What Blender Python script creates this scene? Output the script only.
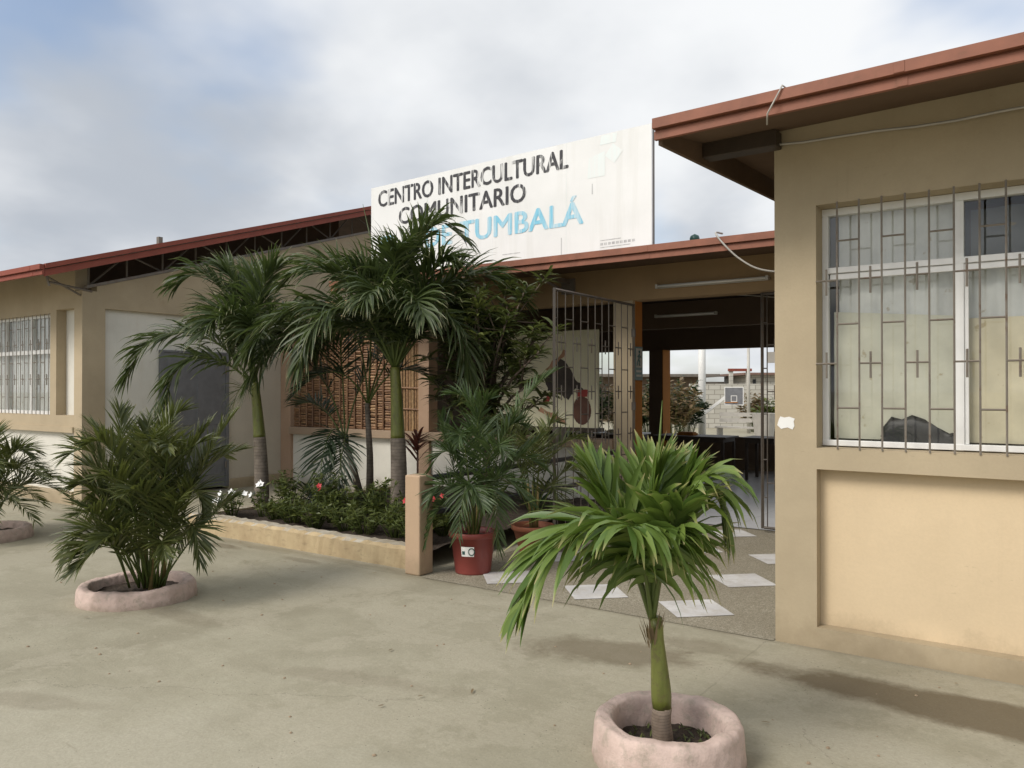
import bpy, bmesh, math, random
import numpy as np
from mathutils import Vector, Matrix
R = math.radians
for o in list(bpy.data.objects): bpy.data.objects.remove(o)
SC = bpy.context.scene
COL = SC.collection

# ------------------------------------------------------------------ camera
cam_d = bpy.data.cameras.new('camera'); cam = bpy.data.objects.new('camera', cam_d); COL.objects.link(cam)
cam.location = (0, 0, 1.6); cam.rotation_euler = (R(90.42), 0, R(35))
cam_d.sensor_width = 36; cam_d.lens = 36 * 790 / 1024; cam_d.clip_start = 0.05; cam_d.clip_end = 3000
SC.camera = cam
# ------------------------------------------------------------------ light
SUN_AZ, SUN_EL = 200, 42
SKY_STRENGTH, CLOUD_STRENGTH, SUN_STRENGTH, EXPOSURE = 0.12, 0.66, 1.5, 0.6
w = bpy.data.worlds.new('World'); SC.world = w; w.use_nodes = True
nt = w.node_tree; nt.nodes.clear(); N = nt.nodes.new; L = nt.links.new
out = N('ShaderNodeOutputWorld')
sky = N('ShaderNodeTexSky'); sky.sky_type = 'NISHITA'; sky.sun_disc = False
sky.sun_elevation = R(SUN_EL); sky.sun_rotation = R(SUN_AZ); sky.dust_density = 2.0
bg1 = N('ShaderNodeBackground'); bg1.inputs[1].default_value = SKY_STRENGTH; L(sky.outputs[0], bg1.inputs[0])
tc = N('ShaderNodeTexCoord'); sep = N('ShaderNodeSeparateXYZ'); L(tc.outputs['Generated'], sep.inputs[0])
def wm(op, a, b=None, c=None):
    n = N('ShaderNodeMath'); n.operation = op
    for i, v in enumerate((a, b, c)):
        if v is None: continue
        if isinstance(v, (int, float)): n.inputs[i].default_value = v
        else: L(v, n.inputs[i])
    return n.outputs[0]
zz = wm('ADD', wm('MAXIMUM', sep.outputs[2], 0.0), 0.35)
cmb = N('ShaderNodeCombineXYZ'); L(wm('DIVIDE', sep.outputs[0], zz), cmb.inputs[0]); L(wm('DIVIDE', sep.outputs[1], zz), cmb.inputs[1])
def wnoise(scale, detail, rough, off, dist=0.0):
    m = N('ShaderNodeMapping'); m.inputs['Location'].default_value = off; L(cmb.outputs[0], m.inputs[0])
    n = N('ShaderNodeTexNoise'); n.inputs['Scale'].default_value = scale; n.inputs['Detail'].default_value = detail
    n.inputs['Roughness'].default_value = rough; n.inputs['Distortion'].default_value = dist; L(m.outputs[0], n.inputs['Vector']); return n.outputs[0]
def wramp(v, stops):
    r = N('ShaderNodeValToRGB'); L(v, r.inputs[0]); e = r.color_ramp.elements
    e[0].position, e[0].color = stops[0]; e[1].position, e[1].color = stops[1]
    for p, c in stops[2:]: x = e.new(p); x.color = c
    r.color_ramp.interpolation = 'EASE'
    return r.outputs[0]
cover = wramp(wnoise(1.0, 5, .5, (2.7, 4.4, 0), .1), [(.36, (.25,)*3+(1,)), (.52, (1,)*3+(1,))])
shade = wramp(wnoise(1.0, 6, .48, (5.7, 5.7, 0), .1), [(.33, (.50, .54, .60, 1)), (.56, (.95, .965, .98, 1))])
bg2 = N('ShaderNodeBackground'); L(shade, bg2.inputs[0]); bg2.inputs[1].default_value = CLOUD_STRENGTH
mx = N('ShaderNodeMixShader'); L(cover, mx.inputs[0]); L(bg1.outputs[0], mx.inputs[1]); L(bg2.outputs[0], mx.inputs[2]); L(mx.outputs[0], out.inputs[0])
sd = bpy.data.lights.new('sun', 'SUN'); sd.energy = SUN_STRENGTH; sd.angle = R(22); sd.color = (1, .955, .88)
sun = bpy.data.objects.new('sun', sd); COL.objects.link(sun)
sv = Vector((math.sin(R(SUN_AZ)) * math.cos(R(SUN_EL)), math.cos(R(SUN_AZ)) * math.cos(R(SUN_EL)), math.sin(R(SUN_EL))))
sun.rotation_euler = sv.to_track_quat('Z', 'Y').to_euler(); sun.location = sv * 30
vs = SC.view_settings; vs.view_transform = 'Standard'; vs.look = 'None'; vs.gamma = 1; vs.exposure = EXPOSURE; vs.use_curve_mapping = False

# ------------------------------------------------------------------ materials
class NG:
    """small node-graph helper"""
    def __init__(s, name):
        s.m = bpy.data.materials.new(name); s.m.use_nodes = True; s.t = s.m.node_tree
        s.b = s.t.nodes['Principled BSDF']; s.o = s.t.nodes['Material Output']
        g = s.t.nodes.new('ShaderNodeNewGeometry'); s.pos = g.outputs['Position']; s.geo = g
    def n(s, t): return s.t.nodes.new(t)
    def l(s, a, b): s.t.links.new(a, b)
    def math(s, op, a, b=None, c=None, clamp=False):
        n = s.n('ShaderNodeMath'); n.operation = op; n.use_clamp = clamp
        for i, v in enumerate((a, b, c)):
            if v is None: continue
            if isinstance(v, (int, float)): n.inputs[i].default_value = v
            else: s.l(v, n.inputs[i])
        return n.outputs[0]
    def map(s, scale=(1, 1, 1), loc=(0, 0, 0), rot=(0, 0, 0), src=None):
        m = s.n('ShaderNodeMapping'); m.inputs['Scale'].default_value = scale; m.inputs['Location'].default_value = loc; m.inputs['Rotation'].default_value = rot
        s.l(src or s.pos, m.inputs[0]); return m.outputs[0]
    def noise(s, scale, detail=4, rough=.55, vec=None, dist=0):
        n = s.n('ShaderNodeTexNoise'); n.inputs['Scale'].default_value = scale; n.inputs['Detail'].default_value = detail
        n.inputs['Roughness'].default_value = rough; n.inputs['Distortion'].default_value = dist; s.l(vec or s.pos, n.inputs['Vector']); return n.outputs[0]
    def vor(s, scale, vec=None, out='Color', feature='F1'):
        n = s.n('ShaderNodeTexVoronoi'); n.feature = feature; n.inputs['Scale'].default_value = scale; s.l(vec or s.pos, n.inputs['Vector']); return n.outputs[out]
    def ramp(s, v, stops, ease=False):
        r = s.n('ShaderNodeValToRGB'); s.l(v, r.inputs[0]); e = r.color_ramp.elements
        cc = lambda c: (c, c, c, 1) if isinstance(c, (int, float)) else tuple(c) + (1,)
        e[0].position, e[0].color = stops[0][0], cc(stops[0][1]); e[1].position, e[1].color = stops[1][0], cc(stops[1][1])
        for p, c in stops[2:]: x = e.new(p); x.color = cc(c)
        if ease: r.color_ramp.interpolation = 'EASE'
        return r.outputs[0]
    def mix(s, f, a, b, mode='MIX'):
        m = s.n('ShaderNodeMix'); m.data_type = 'RGBA'; m.blend_type = mode; m.clamp_factor = True
        for i, v in ((0, f), (6, a), (7, b)):
            if isinstance(v, (int, float)):
                m.inputs[i].default_value = v if i == 0 else (v, v, v, 1)
            elif isinstance(v, tuple): m.inputs[i].default_value = v + (1,)
            else: s.l(v, m.inputs[i])
        return m.outputs[2]
    def color(s, c):
        if isinstance(c, tuple): s.b.inputs['Base Color'].default_value = c + (1,)
        else: s.l(c, s.b.inputs['Base Color'])
    def rough(s, v):
        if isinstance(v, (int, float)): s.b.inputs['Roughness'].default_value = v
        else: s.l(v, s.b.inputs['Roughness'])
    def spec(s, v): s.b.inputs['Specular IOR Level'].default_value = v
    def bump(s, h, strength=.3, dist=.01):
        n = s.n('ShaderNodeBump'); n.inputs['Strength'].default_value = strength; n.inputs['Distance'].default_value = dist
        s.l(h, n.inputs['Height']); s.l(n.outputs[0], s.b.inputs['Normal'])
    def ell(s, cx, cy, rx, ry, ang, wob, soft=.5):
        """soft mask of an irregular ellipse on the ground (a stain with a shape of its own)"""
        sp = s.n('ShaderNodeSeparateXYZ'); s.l(s.map(loc=(0, 0, 0)), sp.inputs[0])
        x = s.math('SUBTRACT', sp.outputs[0], cx); y = s.math('SUBTRACT', sp.outputs[1], cy)
        ca, sa = math.cos(ang), math.sin(ang)
        u = s.math('DIVIDE', s.math('ADD', s.math('MULTIPLY', x, ca), s.math('MULTIPLY', y, sa)), rx)
        v = s.math('DIVIDE', s.math('SUBTRACT', s.math('MULTIPLY', y, ca), s.math('MULTIPLY', x, sa)), ry)
        d = s.math('SQRT', s.math('ADD', s.math('MULTIPLY', u, u), s.math('MULTIPLY', v, v)))
        d = s.math('ADD', d, wob)
        return s.math('SMOOTH_MIN', s.math('MULTIPLY', s.math('SUBTRACT', 1.0, d, clamp=True), 1 / soft), 1.0, .1, clamp=True)

def plaster(name, c, var=.12, rough=.85, grain=60, bump=.15, stain=.25, streak=True, tint=(.30, .25, .18)):
    g = NG(name)
    big = g.noise(1.7, 6, .6)
    col = g.mix(g.ramp(big, [(.3, 0), (.7, 1)]), tuple(v * (1 - var) for v in c), tuple(min(1, v * (1 + var * .6)) for v in c))
    fine = g.noise(grain, 3, .6)
    col = g.mix(g.ramp(fine, [(.35, .12), (.65, 0)]), col, tuple(v * .72 for v in c))
    if streak:
        st = g.noise(1, 5, .6, g.map((7, 7, .55)))
        blot = g.noise(2.6, 5, .65, g.map((1, 1, 1), (4, 2, 7)))
        m = g.math('MULTIPLY', g.ramp(st, [(.5, 0), (.78, 1)]), g.ramp(blot, [(.42, 0), (.7, 1)]))
        col = g.mix(g.math('MULTIPLY', m, stain), col, tuple(a * b * 2.2 for a, b in zip(c, tint)))
    # drips, scuffs, hairline cracks and rain splash
    dr_ = g.math('MULTIPLY', g.ramp(g.noise(1, 4, .6, g.map((30, 30, .8), (1, 5, 0))), [(.6, 0), (.72, 1)]), g.ramp(g.noise(1.8, 4, .6, g.map((1, 1, 1), (9, 2, 3))), [(.5, 0), (.66, 1)]))
    col = g.mix(g.math('MULTIPLY', dr_, stain * .9), col, tuple(a * .62 for a in c))
    sc_ = g.math('MULTIPLY', g.ramp(g.noise(1, 3, .7, g.map((14, 14, 60), (2, 2, 2))), [(.66, 0), (.72, 1)]), g.ramp(g.noise(3, 2), [(.5, 0), (.6, 1)]))
    col = g.mix(g.math('MULTIPLY', sc_, .3), col, tuple(a * .55 for a in c))
    sp = g.n('ShaderNodeSeparateXYZ'); g.l(g.pos, sp.inputs[0])
    spl = g.math('SUBTRACT', 1.0, g.math('MULTIPLY', g.math('ADD', sp.outputs[2], g.math('MULTIPLY', g.math('SUBTRACT', g.noise(3.5, 6, .75), .5), .55)), 5.0), clamp=True)
    col = g.mix(g.math('MULTIPLY', spl, .5), col, (.235, .185, .115))
    pt = g.ramp(g.noise(.9, 3, .5, g.map((1, 1, 1.6), (6, 1, 4))), [(.56, 0), (.60, .22)])
    col = g.mix(pt, col, tuple(min(1, a * 1.14) for a in c))
    g.color(col); g.rough(rough); g.spec(.25)
    g.bump(g.math('ADD', g.math('MULTIPLY', fine, .5), g.noise(9, 4)), bump * 1.6, .006)
    return g.m

def painted(name, c, rough=.45, var=.15, metal=0.0, rust=0.0):
    g = NG(name)
    col = g.mix(g.ramp(g.noise(6, 5, .6), [(.3, 0), (.7, 1)]), tuple(v * (1 - var) for v in c), tuple(min(1, v * (1 + var * .5)) for v in c))
    if rust: col = g.mix(g.ramp(g.noise(14, 6, .65), [(.56, 0), (.68, rust)]), col, (.14, .065, .03))
    g.color(col); g.rough(rough); g.b.inputs['Metallic'].default_value = metal
    g.bump(g.noise(40, 3), .08, .002)
    return g.m

M = {}
M['ochre'] = plaster('ochre_plaster', (.43, .355, .24), tint=(.34, .30, .26))
M['ochre_left'] = plaster('tan_plaster', (.44, .36, .245))
M['peach'] = plaster('peach_plaster', (.64, .51, .335), var=.07, stain=.12)
M['white_wall'] = plaster('offwhite_plaster', (.68, .66, .59), var=.08, stain=.4)
M['cream_wall'] = plaster('cream_plaster', (.56, .51, .42), var=.08, stain=.3)
M['gable'] = plaster('gable_plaster', (.47, .41, .30), var=.1, stain=.35)
M['pink_plaster'] = plaster('pink_beige_plaster', (.42, .29, .20), var=.1)
M['ledge'] = plaster('ledge_plaster', (.36, .27, .19), var=.1)
M['beam'] = plaster('brown_beam_plaster', (.34, .235, .13), var=.1)
M['orange'] = plaster('orange_paint', (.40, .16, .035), var=.1, stain=.1)
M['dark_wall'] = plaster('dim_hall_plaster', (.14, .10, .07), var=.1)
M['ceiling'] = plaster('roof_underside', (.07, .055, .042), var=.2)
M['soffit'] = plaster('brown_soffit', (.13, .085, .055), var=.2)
M['post'] = plaster('pink_post_plaster', (.46, .33, .22), var=.08)
M['fascia'] = painted('terracotta_fascia_paint', (.25, .094, .054), .65, .22, 0, .35)
M['fascia_left'] = painted('dark_red_fascia_paint', (.24, .055, .032), .7, .16)
M['roof'] = painted('roof_sheet', (.20, .12, .09), .6, .2)
M['bar'] = painted('grey_bar_paint', (.25, .22, .185), .45, .2, .3, .6)
M['gate'] = painted('gate_paint', (.13, .115, .10), .45, .2, .4, .5)
M['truss'] = painted('truss_steel', (.19, .165, .14), .5, .2, .3, .4)
M['alu'] = painted('white_aluminium', (.72, .72, .70), .35, .05)
M['door'] = painted('grey_door_paint', (.16, .165, .175), .5, .2)
M['rail'] = painted('black_rail_paint', (.025, .025, .028), .4, .2, .2)
M['sign_white'] = None
M['black'] = painted('black_plastic', (.008, .008, .009), .5, .3)
M['white'] = painted('white_paint', (.75, .75, .72), .5, .06)
M['tube'] = painted('tube_white', (.46, .44, .39), .35, .1)
M['cable'] = painted('grey_cable', (.42, .40, .36), .6, .15)
M['wood'] = painted('dark_wood', (.05, .034, .022), .55, .3)
M['red_pot'] = painted('red_pot_plastic', (.22, .045, .036), .42, .12)
M['terracotta'] = painted('terracotta_pot_clay', (.33, .115, .06), .7, .2)
M['green_sign'] = painted('green_sign', (.02, .075, .065), .4, .1)

def concrete():
    g = NG('concrete_ground')
    wob = g.math('MULTIPLY', g.math('SUBTRACT', g.noise(2.2, 7, .66), .5), 1.5)
    fw = g.math('MULTIPLY', g.math('SUBTRACT', g.noise(6, 6, .7), .5), .8)
    wob = g.math('ADD', wob, fw)
    big = g.noise(.55, 6, .6, dist=.4); mid = g.noise(3.2, 7, .65); fine = g.noise(70, 4, .65)
    col = g.mix(g.ramp(big, [(.3, 0), (.7, 1)]), (.30, .278, .205), (.405, .38, .29))
    col = g.mix(g.ramp(mid, [(.38, .5), (.66, 0)]), col, (.225, .202, .14))
    strk = g.noise(2.0, 6, .6, g.map((.5, 2.6, 1), rot=(0, 0, R(-38))))
    col = g.mix(g.ramp(strk, [(.52, 0), (.74, .45)]), col, (.42, .385, .295))
    # worn pale patches
    for a in [(-3.5, 1.75, 1.7, .8, .3, .55), (-.62, 3.78, .95, .24, -.12, .65), (-4.9, 4.7, 1.0, .3, .1, .5), (-2.2, 2.4, .7, .3, .4, .3), (-7.5, 4.2, 1.4, .5, 0, .4)]:
        col = g.mix(g.math('MULTIPLY', g.ell(*a[:5], wob, .7), a[5]), col, (.46, .43, .345))
    # darker joint band between two pours
    sp = g.n('ShaderNodeSeparateXYZ'); g.l(g.pos, sp.inputs[0])
    dl = g.math('SUBTRACT', g.math('ADD', sp.outputs[0], g.math('MULTIPLY', g.math('SUBTRACT', mid, .5), .35)), g.math('MULTIPLY_ADD', sp.outputs[1], .245, -5.5))
    band = g.math('SUBTRACT', 1.0, g.math('MULTIPLY', g.math('ABSOLUTE', dl), 4.2), clamp=True)
    col = g.mix(g.math('MULTIPLY', band, .5), col, (.20, .18, .125))
    # hairline joints
    lw = g.math('MULTIPLY', g.math('SUBTRACT', g.noise(5, 4), .5), .04)
    j1 = g.math('LESS_THAN', g.math('ABSOLUTE', g.math('ADD', g.math('ADD', sp.outputs[0], 1.57), lw)), .006)
    j2 = g.math('LESS_THAN', g.math('ABSOLUTE', g.math('ADD', g.math('SUBTRACT', sp.outputs[1], 5.06), lw)), .008)
    j2 = g.math('MULTIPLY', j2, g.math('LESS_THAN', sp.outputs[0], -1.5))
    col = g.mix(g.math('MULTIPLY', g.math('MAXIMUM', j1, j2), .35), col, (.12, .10, .07))
    pat = g.ramp(g.noise(1.3, 8, .72, g.map((1, 1, 1), (7, 3, 1))), [(.50, 0), (.54, .5)])
    col = g.mix(pat, col, (.42, .385, .30))
    sct = g.ramp(g.noise(1, 5, .7, g.map((2.2, 16, 1), rot=(0, 0, R(25)))), [(.63, 0), (.70, .35)])
    col = g.mix(g.math('MULTIPLY', sct, g.ramp(g.noise(.9, 3), [(.45, 0), (.6, 1)])), col, (.19, .165, .115))
    col = g.mix(g.ramp(g.noise(24, 6, .75), [(.34, .25), (.58, 0)]), col, (.19, .172, .12))
    sand = g.ramp(g.noise(11, 7, .75, g.map((1, 1, 1), (2, 2, 5))), [(.56, 0), (.66, .25)])
    col = g.mix(sand, col, (.44, .41, .31)); col = g.mix(.25, col, (.335, .31, .22))
    # damp stains
    for a in [(.85, 4.45, 2.6, .30, -.05, .85), (-2.35, 4.3, .66, .28, .25, .6), (-1.85, 4.72, .34, .16, .2, .35), (-7.1, 4.95, .34, .09, 0, .5), (-5.9, 4.95, .3, .08, 0, .4),
              (-9.6, 5.0, .9, .2, .1, .55), (-4.4, 1.9, .6, .1, .4, .25), (-3.2, 3.1, .8, .12, .3, .22), (-5.2, 3.25, .5, .14, 0, .3), (-1.12, 3.0, .3, .5, .2, .3)]:
        col = g.mix(g.math('MULTIPLY', g.ell(*a[:5], g.math('MULTIPLY', wob, .40 if a[2] > 2 else 1.0), .2 if a[2] > 2 else .45), a[5]), col, (.115, .086, .048))
    wv = g.math('MULTIPLY', g.math('SUBTRACT', g.noise(4, 6, .7), .5), .30)
    for cx, cy, ang, ln in ((-3.6, 2.6, .5, 1.3), (-5.6, 4.4, -.25, 1.1), (-2.9, 4.75, .08, .8), (-.6, 3.3, -.9, .7)):
        ca, sa = math.cos(ang), math.sin(ang); x_ = g.math('SUBTRACT', sp.outputs[0], cx); y_ = g.math('SUBTRACT', sp.outputs[1], cy)
        u_ = g.math('ABSOLUTE', g.math('ADD', g.math('MULTIPLY', x_, ca), g.math('MULTIPLY', y_, sa))); v_ = g.math('ABSOLUTE', g.math('ADD', g.math('SUBTRACT', g.math('MULTIPLY', y_, ca), g.math('MULTIPLY', x_, sa)), wv))
        col = g.mix(g.math('MULTIPLY', g.math('MULTIPLY', g.math('LESS_THAN', u_, ln), g.math('LESS_THAN', v_, .003)), .35), col, (.11, .095, .07))
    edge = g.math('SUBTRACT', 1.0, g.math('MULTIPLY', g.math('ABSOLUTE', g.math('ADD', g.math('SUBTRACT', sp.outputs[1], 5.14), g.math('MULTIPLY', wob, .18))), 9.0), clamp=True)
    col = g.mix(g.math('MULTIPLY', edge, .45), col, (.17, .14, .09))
    dots = g.vor(26, out='Distance'); col = g.mix(g.math('MULTIPLY', g.math('LESS_THAN', dots, .09), g.math('GREATER_THAN', g.noise(3.1, 3), .54)), col, (.12, .10, .075))
    col = g.mix(g.ramp(fine, [(.3, .28), (.6, 0)]), col, (.19, .175, .125))
    col = g.mix(g.ramp(g.noise(160, 2), [(.68, 0), (.76, .35)]), col, (.5, .47, .4))
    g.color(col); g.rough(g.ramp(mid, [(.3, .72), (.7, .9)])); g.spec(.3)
    g.bump(g.math('ADD', g.math('MULTIPLY', fine, .5), g.math('ADD', mid, g.math('MULTIPLY', g.noise(24, 6, .75), .6))), .4, .010)
    return g.m
M['ground'] = concrete()

def pebble():
    g = NG('pebble_paving')
    c = g.vor(120); bw = g.n('ShaderNodeRGBToBW'); g.l(c, bw.inputs[0])
    col = g.ramp(bw.outputs[0], [(.1, (.17, .148, .10)), (.45, (.28, .25, .18)), (.9, (.44, .405, .32))])
    e = g.vor(120, out='Distance', feature='DISTANCE_TO_EDGE')
    col = g.mix(g.ramp(e, [(.0, .7), (.12, 0)]), col, (.16, .14, .10))
    col = g.mix(g.ramp(g.noise(1.5, 5), [(.4, .35), (.65, 0)]), col, (.19, .165, .115))
    g.color(col); g.rough(.75); g.bump(e, .4, .004); return g.m
M['pebble'] = pebble()
def floor_white():
    g = NG('pale_floor_tile')
    col = g.mix(g.ramp(g.noise(3, 6, .6), [(.35, 0), (.65, 1)]), (.52, .51, .50), (.68, .67, .65))
    col = g.mix(g.ramp(g.noise(40, 4, .7), [(.55, 0), (.75, .3)]), col, (.36, .33, .28))
    col = g.mix(g.ramp(g.noise(9, 7, .75), [(.46, 0), (.66, .5)]), col, (.40, .36, .28))
    g.color(col); g.rough(.45); return g.m
M['tile'] = floor_white()
def hall_floor():
    g = NG('hall_floor_tile')
    b = g.n('ShaderNodeTexBrick'); b.offset = 0; b.inputs['Scale'].default_value = 1; b.inputs['Brick Width'].default_value = .45; b.inputs['Row Height'].default_value = .45
    b.inputs['Mortar Size'].default_value = .004; b.inputs['Color1'].default_value = (.42, .41, .40, 1); b.inputs['Color2'].default_value = (.38, .37, .36, 1); b.inputs['Mortar'].default_value = (.22, .2, .18, 1)
    g.l(g.pos, b.inputs[0]); g.color(g.mix(g.ramp(g.noise(2, 5), [(.4, .3), (.7, 0)]), b.outputs[0], (.25, .23, .2))); g.rough(.3); return g.m
M['hall_floor'] = hall_floor()
def ringmat():
    g = NG('pink_painted_cement')
    col = g.mix(g.ramp(g.noise(7, 6, .65), [(.3, 0), (.68, 1)]), (.47, .36, .31), (.64, .50, .44))
    col = g.mix(g.ramp(g.noise(16, 6, .7, g.map((1, 1, 1), (3, 1, 2))), [(.50, 0), (.66, .7)]), col, (.36, .31, .25))
    chip = g.ramp(g.noise(13, 7, .75, g.map((1, 1, 1), (8, 3, 5))), [(.62, 0), (.65, .8)])
    col = g.mix(chip, col, (.40, .37, .32))
    sp = g.n('ShaderNodeSeparateXYZ'); g.l(g.pos, sp.inputs[0])
    foot = g.math('SUBTRACT', 1, g.math('MULTIPLY', g.math('ADD', sp.outputs[2], g.math('MULTIPLY', g.math('SUBTRACT', g.noise(9, 5), .5), .12)), 16), clamp=True)
    col = g.mix(g.math('MULTIPLY', foot, .6), col, (.24, .19, .14))
    g.color(col); g.rough(.9); g.spec(.2); g.bump(g.math('ADD', g.noise(22, 6, .7), g.math('MULTIPLY', g.noise(90, 3), .4)), .5, .012); return g.m
M['ring'] = ringmat()
def kerbmat():
    g = NG('kerb_cement')
    n = g.n('ShaderNodeSeparateXYZ'); g.l(g.geo.outputs['Normal'], n.inputs[0])
    col = g.mix(g.ramp(g.noise(4, 6, .6), [(.3, 0), (.7, 1)]), (.36, .27, .155), (.50, .395, .235))
    col = g.mix(g.ramp(g.noise(9, 6, .7, g.map((1, 1, 3))), [(.55, 0), (.72, .6)]), col, (.22, .17, .10))
    top = g.mix(g.ramp(g.noise(8, 6, .7), [(.4, 0), (.62, 1)]), (.34, .29, .21), (.47, .43, .35))
    b = g.math('LESS_THAN', g.math('FRACT', g.math('MULTIPLY', g.math('ADD', g.sx(), 0), 1.35)), .015) if False else 0.0
    col = g.mix(g.math('GREATER_THAN', n.outputs[2], .6), col, top)
    g.color(col); g.rough(.9); g.bump(g.noise(30, 5, .7), .35, .008); return g.m
M['kerb'] = kerbmat()
def soil():
    g = NG('dark_soil')
    col = g.ramp(g.noise(30, 6, .7), [(.3, (.018, .012, .008)), (.6, (.06, .042, .028)), (.8, (.12, .09, .06))])
    g.color(col); g.rough(.95); g.bump(g.noise(40, 6, .7), .8, .02); return g.m
M['soil'] = soil()
def bamboo():
    g = NG('bamboo_slats')
    a = g.n('ShaderNodeVertexColor'); a.layer_name = 'col'
    s = g.n('ShaderNodeSeparateColor'); g.l(a.outputs[0], s.inputs[0])
    col = g.ramp(s.outputs[0], [(0, (.13, .062, .03)), (.5, (.31, .17, .085)), (1, (.54, .36, .18))])
    col = g.mix(g.ramp(g.noise(25, 4), [(.4, .45), (.65, 0)]), col, (.08, .045, .025))
    g.color(col); g.rough(.55); return g.m
M['bamboo'] = bamboo()
def signmat():
    g = NG('white_sign_sheet')
    col = g.mix(g.ramp(g.noise(1.4, 6, .6), [(.35, 0), (.65, 1)]), (.72, .73, .715), (.78, .785, .775))
    st = g.noise(1, 5, .6, g.map((5, 5, .35)))
    col = g.mix(g.ramp(st, [(.52, 0), (.74, .5)]), col, (.60, .60, .56))
    g.color(col); g.rough(.5); return g.m
M['sign_white'] = signmat()
def faded(name, c, lo, hi, amount):
    g = NG(name)
    st = g.noise(1, 5, .65, g.map((16, 16, 1.1), (1.7, .3, .2)))
    sc = g.noise(9, 6, .7)
    f = g.math('MAXIMUM', g.ramp(st, [(lo, 0), (hi, amount)]), g.ramp(sc, [(.6, 0), (.75, amount * .8)]))
    g.color(g.mix(f, c, (.74, .75, .735))); g.rough(.55); return g.m
M['text_black'] = faded('faded_black_lettering', (.03, .03, .035), .55, .63, .9)
M['text_blue'] = faded('faded_blue_lettering', (.20, .52, .68), .42, .66, .75)
M['text_pale'] = faded('ghost_teal_print', (.72, .79, .78), .35, .65, .9)
M['text_grey'] = faded('grey_print', (.40, .40, .40), .4, .75, .7)
def glass():
    g = NG('window_glass')
    tr = g.n('ShaderNodeBsdfTransparent'); tr.inputs[0].default_value = (.95, .96, .95, 1)
    gl = g.n('ShaderNodeBsdfGlossy'); gl.inputs['Roughness'].default_value = .015
    lw = g.n('ShaderNodeLayerWeight'); fz = g.math('MULTIPLY_ADD', g.math('POWER', lw.outputs['Facing'], 3.0), .75, .07)
    mx = g.n('ShaderNodeMixShader'); g.l(fz, mx.inputs[0]); g.l(tr.outputs[0], mx.inputs[1]); g.l(gl.outputs[0], mx.inputs[2]); g.l(mx.outputs[0], g.o.inputs[0])
    return g.m
M['glass'] = glass()
def paper(name, c):
    g = NG(name)
    col = g.mix(g.ramp(g.noise(5, 6, .6), [(.3, 0), (.7, 1)]), tuple(v * .8 for v in c), c)
    col = g.mix(g.ramp(g.noise(14, 4), [(.66, 0), (.74, .6)]), col, (.30, .22, .10))
    g.color(col); g.rough(.7); return g.m
M['paper_grey'] = paper('greyish_window_paper', (.58, .57, .46)); M['paper_tan'] = paper('tan_window_paper', (.62, .56, .40)); M['curtain'] = paper('white_curtain', (.68, .69, .66))
M['room_dim'] = paper('dim_room_grey', (.16, .165, .16)); M['curtain_grey'] = paper('grey_curtain', (.55, .57, .55))  # the darkest grey carries the dimness of the room as colour
def canvas():
    g = NG('canvas_paint'); g.color(g.mix(g.noise(4, 6, .6), (.66, .63, .42), (.78, .75, .58))); g.rough(.7); return g.m
M['canvas'] = canvas()
M['pt_hair'] = painted('dark_brown_paint', (.06, .048, .04), .7, .5); M['pt_red'] = painted('red_brush_paint', (.35, .05, .04), .7, .3)
M['pt_brown'] = painted('brown_vase_paint', (.12, .05, .03), .6, .4); M['pt_tan'] = painted('tan_brush_paint', (.45, .25, .15), .7, .3)
def blockwall():
    g = NG('whitewashed_block')
    b = g.n('ShaderNodeTexBrick'); b.inputs['Scale'].default_value = 1; b.inputs['Brick Width'].default_value = .4; b.inputs['Row Height'].default_value = .2; b.inputs['Mortar Size'].default_value = .014
    b.inputs['Color1'].default_value = (.52, .50, .44, 1); b.inputs['Color2'].default_value = (.44, .42, .36, 1); b.inputs['Mortar'].default_value = (.28, .26, .22, 1)
    g.l(g.map(rot=(R(-90), 0, 0)), b.inputs[0]); g.color(b.outputs[0]); g.rough(.9); return g.m
M['block'] = blockwall()

def leafmat(name, dark, light, tip=(.30, .25, .10), tipstart=.88, rough=.42, trans=.28, stem=(.13, .17, .045)):
    g = NG(name)
    a = g.n('ShaderNodeVertexColor'); a.layer_name = 'col'
    s = g.n('ShaderNodeSeparateColor'); g.l(a.outputs[0], s.inputs[0])
    n = g.noise(3.5, 3)
    f = g.math('ADD', g.math('MULTIPLY', s.outputs[0], .75), g.math('MULTIPLY', n, .35), clamp=True)
    col = g.mix(f, dark, light)
    tipf = g.math('MULTIPLY', g.ramp(s.outputs[1], [(tipstart, 0), (1, 1)]), g.math('GREATER_THAN', s.outputs[0], .35))
    col = g.mix(tipf, col, tip)
    col = g.mix(s.outputs[2], col, stem)
    g.color(col); g.rough(rough); g.spec(.45)
    tl = g.n('ShaderNodeBsdfTranslucent'); g.l(g.mix(.5, col, (light[0] * 1.5, light[1] * 1.6, light[2])), tl.inputs[0])
    mx = g.n('ShaderNodeMixShader'); mx.inputs[0].default_value = trans
    g.l(g.b.outputs[0], mx.inputs[1]); g.l(tl.outputs[0], mx.inputs[2]); g.l(mx.outputs[0], g.o.inputs[0])
    return g.m
M['leaf_bright'] = leafmat('bright_palm_leaf', (.045, .10, .018), (.175, .245, .05), tip=(.38, .32, .15), tipstart=.82, trans=.22)
M['leaf_palm'] = leafmat('palm_leaf', (.026, .044, .016), (.085, .115, .036), tip=(.34, .32, .18), tipstart=.78)
M['leaf_areca'] = leafmat('areca_leaf', (.028, .046, .016), (.125, .14, .04), tip=(.30, .25, .12), tipstart=.88)
M['leaf_pot'] = leafmat('blue_green_leaf', (.026, .052, .018), (.085, .125, .042), tip=(.25, .25, .12), tipstart=.93)
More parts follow.
